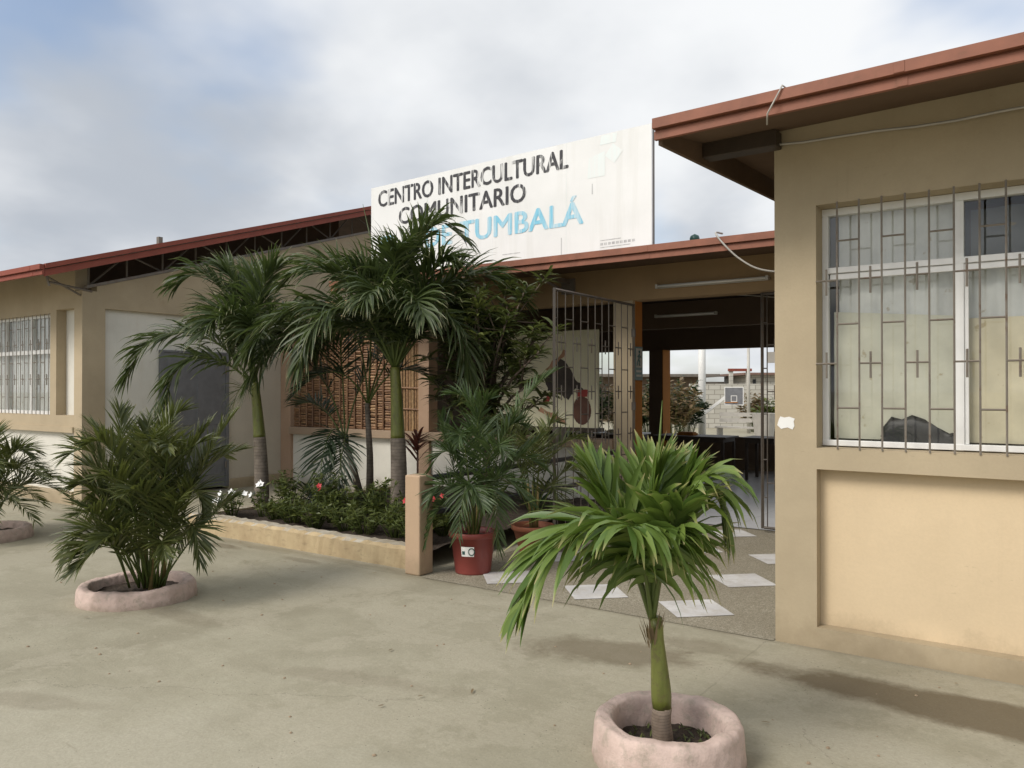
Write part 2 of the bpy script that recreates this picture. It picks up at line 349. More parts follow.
M['leaf_mango'] = leafmat('mango_leaf', (.028, .048, .016), (.13, .15, .045), tip=(.2, .16, .06), tipstart=.93)
M['leaf_shrub'] = leafmat('shrub_leaf', (.028, .05, .014), (.13, .15, .04), tip=(.22, .19, .07))
M['leaf_dark'] = leafmat('dark_leaf', (.012, .026, .012), (.035, .06, .024))
M['leaf_red'] = leafmat('reddish_leaf', (.10, .03, .025), (.26, .09, .07), stem=(.12, .06, .04))
M['leaf_dry'] = leafmat('dry_leaf', (.12, .085, .05), (.26, .19, .11))
M['petal_white'] = painted('white_petal', (.82, .82, .80), .6, .05); M['petal_red'] = painted('red_petal', (.45, .02, .03), .6, .2)
def trunkmat(name, a, b, rings=1.0, dens=26):
    g = NG(name)
    sp = g.n('ShaderNodeSeparateXYZ'); g.l(g.pos, sp.inputs[0])
    z = g.math('ADD', sp.outputs[2], g.math('MULTIPLY', g.noise(9, 3), .012))
    ring = g.math('FRACT', g.math('MULTIPLY', z, dens))
    col = g.mix(g.ramp(g.noise(12, 6, .65), [(.3, 0), (.7, 1)]), a, b)
    col = g.mix(g.math('MULTIPLY', g.ramp(ring, [(.0, 1), (.28, 0)]), .65 * rings), col, tuple(v * .45 for v in a))
    g.color(col); g.rough(.75); g.bump(g.math('ADD', ring, g.noise(50, 3)), .35 * rings + .05, .006); return g.m
M['trunk'] = trunkmat('ringed_grey_trunk', (.13, .105, .08), (.27, .225, .18))
M['trunk_small'] = trunkmat('ringed_brown_trunk', (.15, .11, .08), (.30, .235, .18), 1, 75)
def shaft():
    g = NG('green_crownshaft')
    col = g.mix(g.ramp(g.noise(3, 4, .6, g.map((6, 6, 1))), [(.3, 0), (.7, 1)]), (.10, .115, .022), (.20, .215, .05))
    col = g.mix(g.ramp(g.noise(26, 5, .7), [(.52, 0), (.70, .8)]), col, (.11, .085, .04))
    g.color(col); g.rough(.4); return g.m
M['shaft'] = shaft()
M['cane'] = trunkmat('yellow_cane', (.16, .14, .04), (.34, .24, .09), .5, 12)
M['bark'] = trunkmat('brown_bark', (.07, .05, .035), (.15, .11, .08), .2)

# ------------------------------------------------------------------ mesh building
class MB:
    def __init__(s): s.v = []; s.f = []; s.c = []; s.mi = []
    def add(s, verts, faces, col=(0, 0, 0), mi=0):
        k = len(s.v); s.v += [tuple(v) for v in verts]; s.f += [tuple(i + k for i in f) for f in faces]
        s.c += ([col] * len(verts) if not isinstance(col, list) else col); s.mi += [mi] * len(faces)
    def box(s, x0, x1, y0, y1, z0, z1, mi=0, col=(0, 0, 0)):
        v = [(x, y, z) for z in (z0, z1) for y in (y0, y1) for x in (x0, x1)]
        s.add(v, [(0, 2, 3, 1), (4, 5, 7, 6), (0, 1, 5, 4), (2, 6, 7, 3), (0, 4, 6, 2), (1, 3, 7, 5)], col, mi); return s
    def prism_x(s, pts, x0, x1, mi=0):
        n = len(pts); v = [(x0, y, z) for y, z in pts] + [(x1, y, z) for y, z in pts]
        s.add(v, [tuple(range(n))[::-1], tuple(range(n, 2 * n))] + [(i, (i + 1) % n, n + (i + 1) % n, n + i) for i in range(n)], mi=mi); return s
    def prism_y(s, pts, y0, y1, mi=0):
        n = len(pts); v = [(x, y0, z) for x, z in pts] + [(x, y1, z) for x, z in pts]
        s.add(v, [tuple(range(n)), tuple(range(n, 2 * n))[::-1]] + [(i, n + i, n + (i + 1) % n, (i + 1) % n) for i in range(n)], mi=mi); return s
    def prism_z(s, pts, z0, z1, mi=0):
        n = len(pts); v = [(x, y, z0) for x, y in pts] + [(x, y, z1) for x, y in pts]
        s.add(v, [tuple(range(n))[::-1], tuple(range(n, 2 * n))] + [(i, (i + 1) % n, n + (i + 1) % n, n + i) for i in range(n)], mi=mi); return s
    def tube(s, pts, r, sides=6, col=(0, 0, 0), cap=True):
        pts = [Vector(p) for p in pts]; n = len(pts)
        rr = r if isinstance(r, (list, tuple)) else [r] * n
        ref = Vector((0, 0, 1)); T0 = (pts[-1] - pts[0]).normalized()
        if abs(T0.z) > .85: ref = Vector((1, 0, 0)) if abs(T0.x) < .6 else Vector((0, 1, 0))
        v = []
        for i, p in enumerate(pts):
            t = (pts[min(i + 1, n - 1)] - pts[max(i - 1, 0)]).normalized()
            a = t.cross(ref)
            a = a.normalized() if a.length > 1e-5 else Vector((1, 0, 0))
            b = t.cross(a)
            for k in range(sides):
                th = 2 * math.pi * k / sides; v.append(p + (a * math.cos(th) + b * math.sin(th)) * rr[i])
        f = [(i * sides + k, i * sides + (k + 1) % sides, (i + 1) * sides + (k + 1) % sides, (i + 1) * sides + k) for i in range(n - 1) for k in range(sides)]
        if cap: f += [tuple(range(sides))[::-1], tuple(range((n - 1) * sides, n * sides))]
        s.add(v, f, col); return s
    def lathe(s, prof, sides=40, c=(0, 0, 0), wob=0, seed=0, mi=0):
        rnd = random.Random(seed); v = []; n = len(prof)
        ph = [rnd.uniform(0, 6.28) for _ in range(5)]
        for (r, z) in prof:
            for k in range(sides):
                th = 2 * math.pi * k / sides
                d = 1 + wob * (math.sin(2 * th + ph[0]) * .5 + math.sin(3 * th + ph[1]) * .4 + math.sin(7 * th + ph[2] + z * 9) * .25)
                v.append((c[0] + r * d * math.cos(th), c[1] + r * d * math.sin(th), c[2] + z + wob * .15 * math.sin(5 * th + ph[3]) * (1 if z > .05 else 0)))
        f = [(i * sides + k, i * sides + (k + 1) % sides, (i + 1) * sides + (k + 1) % sides, (i + 1) * sides + k) for i in range(n - 1) for k in range(sides)]
        s.add(v, f, mi=mi); return s
    def build(s, name, mats, parent=None, base=None, smooth=False, bevel=0, vcol=False):
        """verts are in world coordinates; the object's origin goes to its parent's base, or to base"""
        o0 = Vector((0, 0, 0)); rz = 0
        if parent is not None:
            o0 = wloc(parent)
            rz = root_of(parent).rotation_euler.z
        if base is not None: o0 = Vector(base)
        vv = [tuple(Vector(v) - o0) for v in s.v]
        if rz: rm = Matrix.Rotation(-rz, 3, 'Z'); vv = [tuple(rm @ Vector(v)) for v in vv]
        me = bpy.data.meshes.new(name); me.from_pydata(vv, [], s.f)
        if isinstance(mats, str): mats = [mats]
        for m in mats: me.materials.append(M[m])
        if len(mats) > 1: me.polygons.foreach_set('material_index', s.mi)
        if vcol:
            ca = me.color_attributes.new('col', 'FLOAT_COLOR', 'POINT')
            ca.data.foreach_set('color', np.array([(*c, 1) for c in s.c], dtype=np.float32).ravel())
        if smooth: me.polygons.foreach_set('use_smooth', [True] * len(me.polygons))
        me.update()
        bm = bmesh.new(); bm.from_mesh(me)
        if not vcol: bmesh.ops.recalc_face_normals(bm, faces=bm.faces)
        bm.to_mesh(me); bm.free()
        o = bpy.data.objects.new(name, me); COL.objects.link(o)
        if parent is not None:
            o.parent = parent
            if base is not None: o.location = o0 - wloc(parent)
        else: o.location = o0
        if bevel:
            b = o.modifiers.new('bevel', 'BEVEL'); b.width = bevel; b.segments = 2; b.limit_method = 'ANGLE'
        return o
def root_of(o):
    while o.parent: o = o.parent
    return o
def wloc(o):
    p = Vector(o.location); q = o.parent
    while q: p = p + Vector(q.location); q = q.parent
    return p
def tag(o, label=None, cat=None, group=None, kind=None):
    for k, v in (('label', label), ('category', cat), ('group', group), ('kind', kind)):
        if v: o[k] = v
    return o
def thing(name, loc, label, cat, group=None, rz=0):
    o = bpy.data.objects.new(name, None); COL.objects.link(o); o.location = loc; o.rotation_euler.z = rz; o.empty_display_size = .1
    return tag(o, label, cat, group)

# camera-aligned horizontal axes of the site (used only to turn sizes along/across the walk into x, y)
AX = Vector((math.cos(R(35)), math.sin(R(35)), 0)); DX = Vector((-math.sin(R(35)), math.cos(R(35)), 0)); UZ = Vector((0, 0, 1))
def loc3(base, a, u, d=0): return Vector(base) + AX * a + UZ * u + DX * d

# ------------------------------------------------------------------ setting: ground
g_ = MB(); g_.add([(-500, -500, 0), (500, -500, 0), (500, 500, 0), (-500, 500, 0)], [(0, 1, 2, 3)])
tag(g_.build('ground', 'ground'), kind='structure')
p_ = MB(); p_.add([(-4.5, 5.08, .004), (-1.53, 5.08, .004), (-1.53, 9.0, .004), (-4.5, 9.0, .004)], [(0, 1, 2, 3)])
tag(p_.build('entrance_paving', 'pebble'), kind='structure')
t_ = MB()
for j in range(4):
    for i in range(4):
        cx, cy = -3.05 - .83 + .83 * i, 5.5 + 1.03 * j
        h = .21
        if cx > -1.75 or cy > 8.7 or (j == 0 and i == 3): continue
        c, s_ = math.cos(R(43)), math.sin(R(43))
        t_.add([(cx + (a * c - b * s_) * h, cy + (a * s_ + b * c) * h, .008) for a, b in ((-1, -1), (1, -1), (1, 1), (-1, 1))], [(0, 1, 2, 3)])
tag(t_.build('floor_tiles', 'tile'), kind='structure')
h_ = MB(); h_.add([(-11.2, 9.0, .012), (-1.0, 9.0, .012), (-1.0, 15.5, .012), (-11.2, 15.5, .012)], [(0, 1, 2, 3)])
tag(h_.build('hall_floor', 'hall_floor'), kind='structure')

# ------------------------------------------------------------------ grilles
def grille(mb, o, ax, length, z0, z1, step, first, r=.006, rows=None, crosses=True):
    """security bars in a vertical plane through o along the horizontal unit vector ax"""
    o = Vector(o); ax = Vector(ax); nrm = Vector((-ax.y, ax.x, 0))
    def bar(a0, b0, a1, b1, rr=r):
        p, q = o + ax * a0 + UZ * b0, o + ax * a1 + UZ * b1
        mb.tube([p, q], rr, 4)
    xs = []; x = first
    while x < length: xs.append(x); bar(x, z0, x, z1); x += step
    A, B = rows
    cells = [0 - (step - first)] + xs
    for i, x0 in enumerate(cells):
        x1 = min(length, x0 + step); x0 = max(0, x0)
        if i % 2 == 1:
            for z in A: bar(x0, z, x1, z)
        else:
            for z in B:
                bar(x0, z, x1, z)
                if crosses:
                    m = (x0 + x1) / 2; bar(m, z - .09, m, z + .07, r * 1.15)
    return mb

# ------------------------------------------------------------------ right wing
def fascia_y(mb, x0, x1, y, zt, zb, mi=0):
    """two-step metal fascia facing -y"""
    zm = zb + (zt - zb) * .5; x = x0 + 1.3
    while x < x1 - .2:
        mb.box(x, x + .05, y - .033, y - .0305, zm + .003, zt - .002, mi); mb.box(x + .01, x + .06, y - .003, y - .0005, zb + .002, zm - .014, mi); x += 1.85
    mb.box(x0, x1, y - .03, y + .03, zm, zt, mi); mb.box(x0, x1, y, y + .028, zb, zm - .012, mi); mb.box(x0, x1, y + .012, y + .028, zm - .012, zm, mi)
rw = thing('wing_building', (-1.52, 5.1, 0), 'ochre plastered wing filling the right edge, with a barred white window above a peach panel', 'building')
XR = 6.0
b = MB()
b.box(-1.52, -1.265, 5.1, 5.35, 0, 3.34)
b.box(-1.265, XR, 5.1, 5.35, 2.747, 3.34)
b.box(-1.265, 2.4, 5.1, 5.35, 1.108, 1.24)
b.box(-1.265, XR, 5.1, 5.3, 0, .13)
b.box(2.4, XR, 5.1, 5.35, .13, 2.747)
b.box(-1.52, -1.37, 5.35, 12.0, 0, 3.3)
b.box(-1.37, XR, 11.8, 12.0, 0, 3.3)
b.box(XR, XR + .15, 5.1, 12, 0, 3.3)
b.build('wall', 'ochre', rw)
b = MB(); b.box(-1.265, 2.4, 5.195, 5.28, .13, 1.108); b.build('wall_panel', 'peach', rw)
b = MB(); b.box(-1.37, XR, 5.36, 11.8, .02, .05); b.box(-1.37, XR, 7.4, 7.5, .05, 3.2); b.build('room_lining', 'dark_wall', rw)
# window
wn = MB(); Y = 5.25
divs = [-1.265, -.503, .262, 1.03, 1.80]
ends = [(-1.265, -1.228), (-.528, -.478), (.237, .287), (1.005, 1.055), (1.775, 1.825), (2.363, 2.4)]
for a0, a1 in ends: wn.box(a0, a1, Y, Y + .05, 1.246, 2.70)
wn.box(-1.265, 2.4, Y - .004, Y + .054, 1.248, 1.283); wn.box(-1.265, 2.4, Y - .004, Y + .054, 2.70, 2.745)
wn.box(-1.24, 2.38, Y - .002, Y + .052, 2.335, 2.372); wn.box(-1.22, 2.38, Y + .012, Y + .048, 2.295, 2.333)
for a0, a1 in ends[1:-1]: wn.box(a1, a1 + .022, Y + .012, Y + .048, 1.283, 2.295)
win = wn.build('window', 'alu', rw, bevel=.003)
gl = MB()
for k in range(5):
    x0, x1 = ends[k][1], ends[k + 1][0]
    for z0, z1 in ((1.283, 2.295), (2.372, 2.70)):
        gl.add([(x0, Y + .03, z0), (x1, Y + .03, z0), (x1, Y + .03, z1), (x0, Y + .03, z1)], [(0, 1, 2, 3)])
gl.build('pane', 'glass', win)
def sheet(x0, x1, z0, z1, y, amp, freq, seed, nx=40, nz=20, slope=0, vert=False):
    rnd = random.Random(seed); m = MB(); v = []
    ph = [rnd.uniform(0, 6.28) for _ in range(6)]
    for j in range(nz + 1):
        for i in range(nx + 1):
            u, t = i / nx, j / nz; x = x0 + (x1 - x0) * u; z = z0 + (z1 - z0 + slope * u) * t
            if vert: d = amp * (math.sin(freq * x * 6.28 + ph[0]) + .5 * math.sin(freq * 2.3 * x * 6.28 + ph[1] + z * .6))
            else: d = amp * (math.sin(freq * x + ph[0] + 3 * z) * .6 + math.sin(freq * 1.7 * z + ph[1] - 2 * x) * .7 + .5 * math.sin(freq * 3.1 * (x + z) + ph[2]))
            v.append((x, y + d, z))
    f = [(j * (nx + 1) + i, j * (nx + 1) + i + 1, (j + 1) * (nx + 1) + i + 1, (j + 1) * (nx + 1) + i) for j in range(nz) for i in range(nx)]
    m.add(v, f); return m
sheet(-1.215, -.53, 1.29, 2.10, 5.342, .005, 9, 1, slope=-.06).build('paper_blind', 'paper_grey', win, smooth=True)
sheet(-1.19, -.52, 1.95, 2.74, 5.375, .010, 5, 2, vert=True).build('curtain', 'curtain', win, smooth=True)
sheet(-.47, .24, 1.29, 2.02, 5.342, .006, 8, 3).build('paper_blind', 'paper_tan', win, smooth=True)
sheet(-.47, .24, 1.9, 2.31, 5.375, .010, 5, 4, vert=True).build('curtain', 'curtain', win, smooth=True)
sheet(-.47, 2.35, 2.38, 2.70, 5.56, .02, 3, 9, vert=True).build('dim_room_sheet', 'room_dim', win, smooth=True)  # added sheet, its grey stands in for the dim room behind the upper panes
sheet(.29, 2.35, 1.29, 2.3, 5.342, .006, 8, 5).build('paper_blind', 'paper_tan', win, smooth=True)
ROWS = ((2.51, 2.0, 1.49), (2.27, 1.76))
gr = MB(); grille(gr, (-1.265, 5.095, 0), (1, 0, 0), 3.66, 1.238, 2.752, .1255, .125, .0058, ROWS)
gr.build('window_grille', 'bar', rw)
# roof
def tilt(mb):
    mb.v = [(x, y, z + .018 * (x + 1.98)) for x, y, z in mb.v]; return mb
b = MB()
ZT, ZB = 3.19, 3.07
b.prism_x([(4.34, ZT - .02), (4.34, ZT - .035), (5.1, ZT + .135), (12.6, ZT + .505), (12.6, ZT + .52), (5.1, ZT + .15)], -1.98, XR + .6); tilt(b)
rf = b.build('roof', 'roof', rw)
b = MB(); fascia_y(b, -1.99, XR + .6, 4.31, ZT + .01, ZB + .01); tilt(b); b.build('fascia', 'fascia', rf, bevel=.003)
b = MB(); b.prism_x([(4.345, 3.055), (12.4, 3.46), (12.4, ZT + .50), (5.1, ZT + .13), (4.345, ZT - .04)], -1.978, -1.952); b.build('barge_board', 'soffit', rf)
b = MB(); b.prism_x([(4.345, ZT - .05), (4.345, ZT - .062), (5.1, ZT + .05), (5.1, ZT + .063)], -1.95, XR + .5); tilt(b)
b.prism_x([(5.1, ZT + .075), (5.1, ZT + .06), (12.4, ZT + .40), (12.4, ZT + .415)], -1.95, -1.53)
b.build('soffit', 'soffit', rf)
b = MB(); b.box(-1.95, -1.47, 4.97, 5.09, 3.125, 3.23); b.build('eave_beam', 'wood', rw, bevel=.006)
b = MB(); b.prism_y([(-1.505, 1.375), (-1.48, 1.352), (-1.44, 1.362), (-1.41, 1.349), (-1.398, 1.372), (-1.403, 1.40), (-1.395, 1.418), (-1.43, 1.43), (-1.46, 1.424), (-1.485, 1.431), (-1.495, 1.41)], 5.097, 5.099)
b.build('paint_patch', 'white', rw)
c = MB(); pts = []
for i in range(25):
    u = i / 24; x = -1.95 + u * 5; z = 3.16 - .045 * math.sin(min(1, u * 1.9) * 3.1) * 1.1 - (.10 * u) + .006 * math.sin(u * 40)
    pts.append((x, 5.06 - .1 * math.sin(u * 3.1) * .3, z + .03))
c.tube(pts, .008, 6); tag(c.build('cable', 'cable', base=(-1.95, 5.06, 3.1), smooth=True), 'pale cable slung under the eave above the big barred window', 'cable')
c = MB(); c.tube([(-1.22, 4.36, 3.225), (-1.23, 4.272, 3.225), (-1.27, 4.265, 3.15), (-1.31, 4.275, 3.09), (-1.33, 4.33, 3.05)], .005, 5)
tag(c.build('wire', 'cable', base=(-1.22, 4.36, 3.2), smooth=True), 'short thin wire looped over the terracotta fascia near the corner of the right wing', 'wire')
# black bag on the sill, behind the glass
b = MB(); rnd = random.Random(4); v = []; prof = [(-.93, .03), (-.92, .10), (-.88, .145), (-.81, .15), (-.755, .168), (-.70, .14), (-.65, .12), (-.60, .075), (-.57, .055), (-.535, .06), (-.525, .02)]
for i, (x, h) in enumerate(prof):
    for k in range(10):
        th = math.pi * k / 9; v.append((x + rnd.uniform(-.008, .008), 5.315 - .022 * math.cos(th) * (.6 + h * 3) + rnd.uniform(-.006, .006), 1.285 + h * math.sin(th) * rnd.uniform(.88, 1.06)))
b.add(v, [(i * 10 + k, i * 10 + k + 1, (i + 1) * 10 + k + 1, (i + 1) * 10 + k) for i in range(10) for k in range(9)])
tag(b.build('black_bag', 'black', base=(-.745, 5.315, 1.285), smooth=True), 'crumpled black bag lying on the sill behind the barred window glass', 'bag')

# ------------------------------------------------------------------ left wing
lw = thing('wing_building', (-11.06, 5.5, 0), 'tan wing on the left with a red trussed gable roof, grey door and barred window', 'building')
XL = -19.0; RY = 11.5
wt = lambda y: 2.98 + .305 * (y - 5.5)
rb = lambda y: 3.05 + .318 * (y - 4.73)
b = MB()
b.box(-14.6, -11.26, 5.5, 5.7, 2.74, 3.36); b.box(-11.26, -11.06, 5.5, 5.7, 2.74, 2.97); b.box(XL, -14.6, 5.5, 5.7, 0, 3.34)
b.box(-14.6, -11.97, 5.5, 5.7, 2.70, 2.74)
b.box(-11.97, -11.79, 5.5, 5.7, 1.24, 2.74)
b.box(-11.28, -11.06, 5.5, 5.7, 0, 2.74)
b.box(-14.6, -11.28, 5.48, 5.7, 1.0, 1.08); b.box(-14.6, -11.97, 5.5, 5.7, 1.08, 1.24); b.box(-11.97, -11.28, 5.5, 5.7, 1.08, 1.24)
b.box(-14.6, -11.28, 5.47, 5.7, 0, .17)
b.box(-11.26, -11.06, 5.7, 5.82, 0, 2.74)
b.prism_x([(5.7, 2.74), (RY, 2.74), (17.3, 2.74), (17.3, wt(5.7)), (RY, wt(RY)), (5.7, wt(5.7))], -11.26, -11.06)
b.box(-11.26, -11.05, 5.82, 6.66, 0, .16); b.box(-11.26, -11.05, 7.85, 8.9, 0, .16)
b.box(-11.26, -11.06, 9.1, 17.3, 0, 2.74); b.box(XL, -11.26, 17.1, 17.3, 0, 3.2)
b.build('wall', 'ochre_left', lw)
b = MB(); b.box(-14.6, -11.28, 5.56, 5.68, .17, 1.0); b.box(-11.79, -11.28, 5.64, 5.69, 1.24, 2.74)
b.box(-11.24, -11.13, 5.82, 6.68, .16, 2.74); b.box(-11.24, -11.13, 6.68, 7.83, 2.2, 2.74); b.build('white_panel', 'white_wall', lw)
b = MB(); b.box(-11.24, -11.125, 7.83, 8.95, .16, 2.74); b.build('cream_panel', 'cream_wall', lw)
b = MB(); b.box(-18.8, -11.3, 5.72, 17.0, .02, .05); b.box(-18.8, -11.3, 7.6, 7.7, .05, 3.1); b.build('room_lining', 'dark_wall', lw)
dr = MB(); dr.box(-11.2, -11.10, 6.72, 7.79, .05, 2.17)
for yy in (6.78, 7.28):
    for z0, z1 in ((.15, .95), (1.05, 2.07)): dr.box(-11.10, -11.092, yy, yy + .45, z0, z1)
do = dr.build('door', 'door', lw, bevel=.004)
b = MB(); b.box(-11.2, -11.085, 6.66, 6.72, .05, 2.2); b.box(-11.2, -11.085, 7.79, 7.85, .05, 2.2); b.box(-11.2, -11.085, 6.72, 7.79, 2.17, 2.2); b.build('frame', 'door', do)
b = MB(); b.tube([(-11.092, 6.82, 1.0), (-11.04, 6.82, 1.0), (-11.04, 6.93, 1.0)], .011, 6); b.build('handle', 'bar', do)
for z in (.4, 1.15, 1.9): b = MB(); b.tube([(-11.085, 7.79, z - .05), (-11.085, 7.79, z + .05)], .016, 6); b.build('hinge', 'truss', do)
b = MB(); b.box(-11.092, -11.075, 6.79, 6.86, .9, 1.12); b.build('lock_plate', 'truss', do)
wn = MB(); Y = 5.58
for x in (-14.58, -13.6, -12.75, -12.0):
    wn.box(x, x + .04, Y, Y + .05, 1.25, 2.69)
wn.box(-14.6, -11.97, Y - .003, Y + .053, 1.24, 1.29); wn.box(-14.6, -11.97, Y - .003, Y + .053, 2.13, 2.19); wn.box(-14.6, -11.97, Y - .003, Y + .053, 2.66, 2.70)
wl = wn.build('window', 'alu', lw)
gl = MB(); gl.add([(-14.6, Y + .03, 1.25), (-11.98, Y + .03, 1.25), (-11.98, Y + .03, 2.68), (-14.6, Y + .03, 2.68)], [(0, 1, 2, 3)]); gl.build('pane', 'glass', wl)
sheet(-14.5, -12.2, 1.27, 2.15, 5.67, .02, 6, 7, nx=120, vert=True).build('curtain', 'curtain', wl, smooth=True)
sheet(-14.5, -12.05, 2.18, 2.68, 5.67, .02, 6, 8, nx=120, vert=True).build('curtain', 'curtain_grey', wl, smooth=True)
gr = MB(); grille(gr, (-14.6, 5.49, 0), (1, 0, 0), 2.63, 1.24, 2.70, .1255, .1, .0062, ROWS); gr.build('window_grille', 'bar', lw)
b = MB()
def slab(y0, y1, x0, x1, off0, off1, mi=0):
    b.prism_x([(y0, rb(y0) + off0), (y1, rb(y1) + off0), (y1, rb(y1) + off1), (y0, rb(y0) + off1)], x0, x1, mi)
slab(4.75, RY, XL - .5, -10.53, .085, .10)
b.prism_x([(RY, rb(RY) + .085), (18.2, rb(4.8) + .085), (18.2, rb(4.8) + .10), (RY, rb(RY) + .10)], XL - .5, -10.53)
rf = b.build('roof', 'roof', lw)
b = MB(); fascia_y(b, XL - .5, -10.49, 4.72, rb(4.72) + .13, rb(4.72))
def rake(y0, y1, s):
    h = lambda y: rb(y) if s > 0 else rb(2 * RY - y)
    b.prism_x([(y0, h(y0) + .066), (y1, h(y1) + .066), (y1, h(y1) + .13), (y0, h(y0) + .13)], -10.53, -10.47)
    b.prism_x([(y0, h(y0) - .03), (y1, h(y1) - .03), (y1, h(y1) + .055), (y0, h(y0) + .055)], -10.53, -10.502)
rake(4.755, RY, 1); rake(RY, 18.2, -1); b.build('fascia', 'fascia_left', rf, bevel=.003)
b = MB(); b.prism_x([(4.75, rb(4.75) + .06), (5.5, rb(5.5) + .06), (5.5, rb(5.5) + .075), (4.75, rb(4.75) + .075)], XL, -10.54); b.build('soffit', 'soffit', rf)
# truss on the gable wall
tr = MB(); xt = -11.10
bc = lambda y: wt(y) + .025; tp = lambda y: rb(y) + .055
tr.prism_x([(5.55, wt(5.55) + .003), (RY, wt(RY) + .003), (RY, wt(RY) + .045), (5.55, wt(5.55) + .045)], xt - .03, xt + .06)
tr.prism_x([(4.9, tp(4.9)), (RY, tp(RY)), (RY, tp(RY) + .028), (4.9, tp(4.9) + .028)], xt - .02, xt + .02)
y = 5.6; k = 0
while y < RY - .5:
    tr.tube([(xt, y, bc(y)), (xt, y, tp(y))], .016, 4)
    y2 = y + .55
    tr.tube([(xt, y, bc(y)), (xt, y2, tp(y2))] if k % 2 == 0 else [(xt, y, tp(y)), (xt, y2, bc(y2))], .014, 4)
    y = y2; k += 1
tr.tube([(xt, 5.5, 2.9), (xt, 4.95, tp(4.95) - .02)], .014, 4); tr.tube([(xt + .3, 5.5, 2.93), (xt + .3, 4.95, 3.0)], .016, 4); tr.tube([(xt + .3, 4.95, 2.95), (xt + .3, 4.9, 3.12)], .016, 4)
tr.build('truss', 'truss', rf)
b = MB(); b.prism_x([(5.72, 2.72), (RY, 2.72), (RY, rb(RY) + .08), (5.72, rb(5.72) + .08)], -12.6, -12.5); b.build('attic_light_stop', 'soffit', lw)  # added dark backing that keeps light out of the attic behind the truss
b = MB(); b.box(-10.56, -10.50, 6.28, 6.34, rb(6.3) + .1, rb(6.3) + .22); b.build('roof_vent', 'truss', rf)

# ------------------------------------------------------------------ central hall
ch = thing('hall_building', (-6.5, 8.9, 0), 'open fronted hall between the two wings, with bamboo screen, ledge and entrance', 'building')
b = MB(); b.box(-8.7, -1.53, 8.9, 9.12, 2.71, 3.16); b.box(-11.12, -8.7, 8.9, 9.12, 2.71, 3.05); b.build('front_beam', 'beam', ch, bevel=.006)
b = MB(); b.box(-11.12, -10.86, 8.9, 9.1, 0, 2.71); b.build('pilaster', 'pink_plaster', ch, bevel=.006)
b = MB(); b.box(-7.95, -7.74, 8.9, 9.1, .97, 2.71); b.box(-7.95, -7.74, 8.9, 9.1, 0, .85); b.build('pilaster', 'pink_plaster', ch, bevel=.006)
b = MB(); b.box(-4.67, -4.40, 8.9, 8.97, 0, 2.71); ca = b.build('entrance_column', 'ochre_left', ch, bevel=.004)
b = MB(); b.box(-4.665, -4.402, 8.97, 9.17, 0, 2.71); b.build('column_side', 'orange', ca)
b = MB(); b.box(-1.9, -1.53, 8.9, 9.15, 0, 2.71); b.build('entrance_column', 'ochre_left', ch)
b = MB(); b.box(-10.86, -4.67, 8.86, 9.1, .85, .97); b.build('ledge', 'ledge', ch, bevel=.006)
b = MB(); b.box(-10.86, -7.95, 8.96, 9.06, 0, .85); b.box(-7.74, -4.67, 8.96, 9.06, 0, .85); b.build('dado_wall', 'white_wall', ch)
# bamboo screen
bb = MB(); rnd = random.Random(11)
def bam(x0, x1, base):
    x = x0; cell = .165
    while x < x1 - .02:
        xe = min(x1, x + cell * rnd.uniform(.9, 1.1)); z = .99; sh = rnd.uniform(-.12, .12)
        while z < 2.68:
            hgt = rnd.uniform(.028, .05); cc = max(0, min(1, base + sh + rnd.uniform(-.28, .28)))
            bb.tube([(x, 8.995 + rnd.uniform(-.006, .006), z), (xe, 8.995 + rnd.uniform(-.006, .006), z + rnd.uniform(-.01, .01))], hgt * .48, 6, (cc, 0, 0))
            z += hgt
        bb.tube([(xe, 8.965, .975), (xe, 8.965, 2.7)], .016, 6, (max(0, base - .15 + rnd.uniform(-.2, .3)), 0, 0))
        x = xe
bam(-10.86, -8.50, .42)
x = -8.46
while x < -7.97:
    bb.tube([(x, 8.97, .975), (x + rnd.uniform(-.01, .01), 8.97, 2.7)], rnd.uniform(.018, .03), 6, (rnd.uniform(.6, 1), 0, 0)); x += .058
for z in (1.3, 1.62, 1.95, 2.3): bb.tube([(-8.47, 8.94, z + rnd.uniform(-.03, .03)), (-7.96, 8.94, z)], .014, 6, (.45, 0, 0))
bb.build('bamboo_screen', 'bamboo', ch, vcol=True)
# inside and back
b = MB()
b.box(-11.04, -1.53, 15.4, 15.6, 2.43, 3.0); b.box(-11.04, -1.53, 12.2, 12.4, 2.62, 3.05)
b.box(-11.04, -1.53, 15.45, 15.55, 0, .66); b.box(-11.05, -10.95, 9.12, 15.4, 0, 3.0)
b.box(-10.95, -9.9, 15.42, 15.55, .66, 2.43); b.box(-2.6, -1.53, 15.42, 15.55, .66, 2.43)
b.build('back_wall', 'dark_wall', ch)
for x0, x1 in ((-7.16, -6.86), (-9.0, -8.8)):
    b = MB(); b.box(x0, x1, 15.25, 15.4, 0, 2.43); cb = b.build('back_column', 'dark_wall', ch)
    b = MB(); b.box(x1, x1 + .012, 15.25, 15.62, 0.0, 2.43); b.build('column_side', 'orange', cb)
b = MB()
b.prism_x([(7.93, 3.155), (12, 3.28), (17, 3.1), (17, 3.12), (12, 3.30), (7.93, 3.175)], -8.75, -2.06)
rf = b.build('roof', 'roof', ch)
b = MB(); fascia_y(b, -8.76, -2.05, 7.9, 3.175, 3.03); b.build('fascia', 'fascia', rf, bevel=.003)
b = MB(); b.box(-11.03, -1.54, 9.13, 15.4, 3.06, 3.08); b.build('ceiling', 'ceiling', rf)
b = MB(); b.prism_x([(7.94, 3.10), (7.94, 3.112), (8.9, 3.14), (8.9, 3.128)], -8.75, -2.06); b.build('soffit', 'soffit', rf)
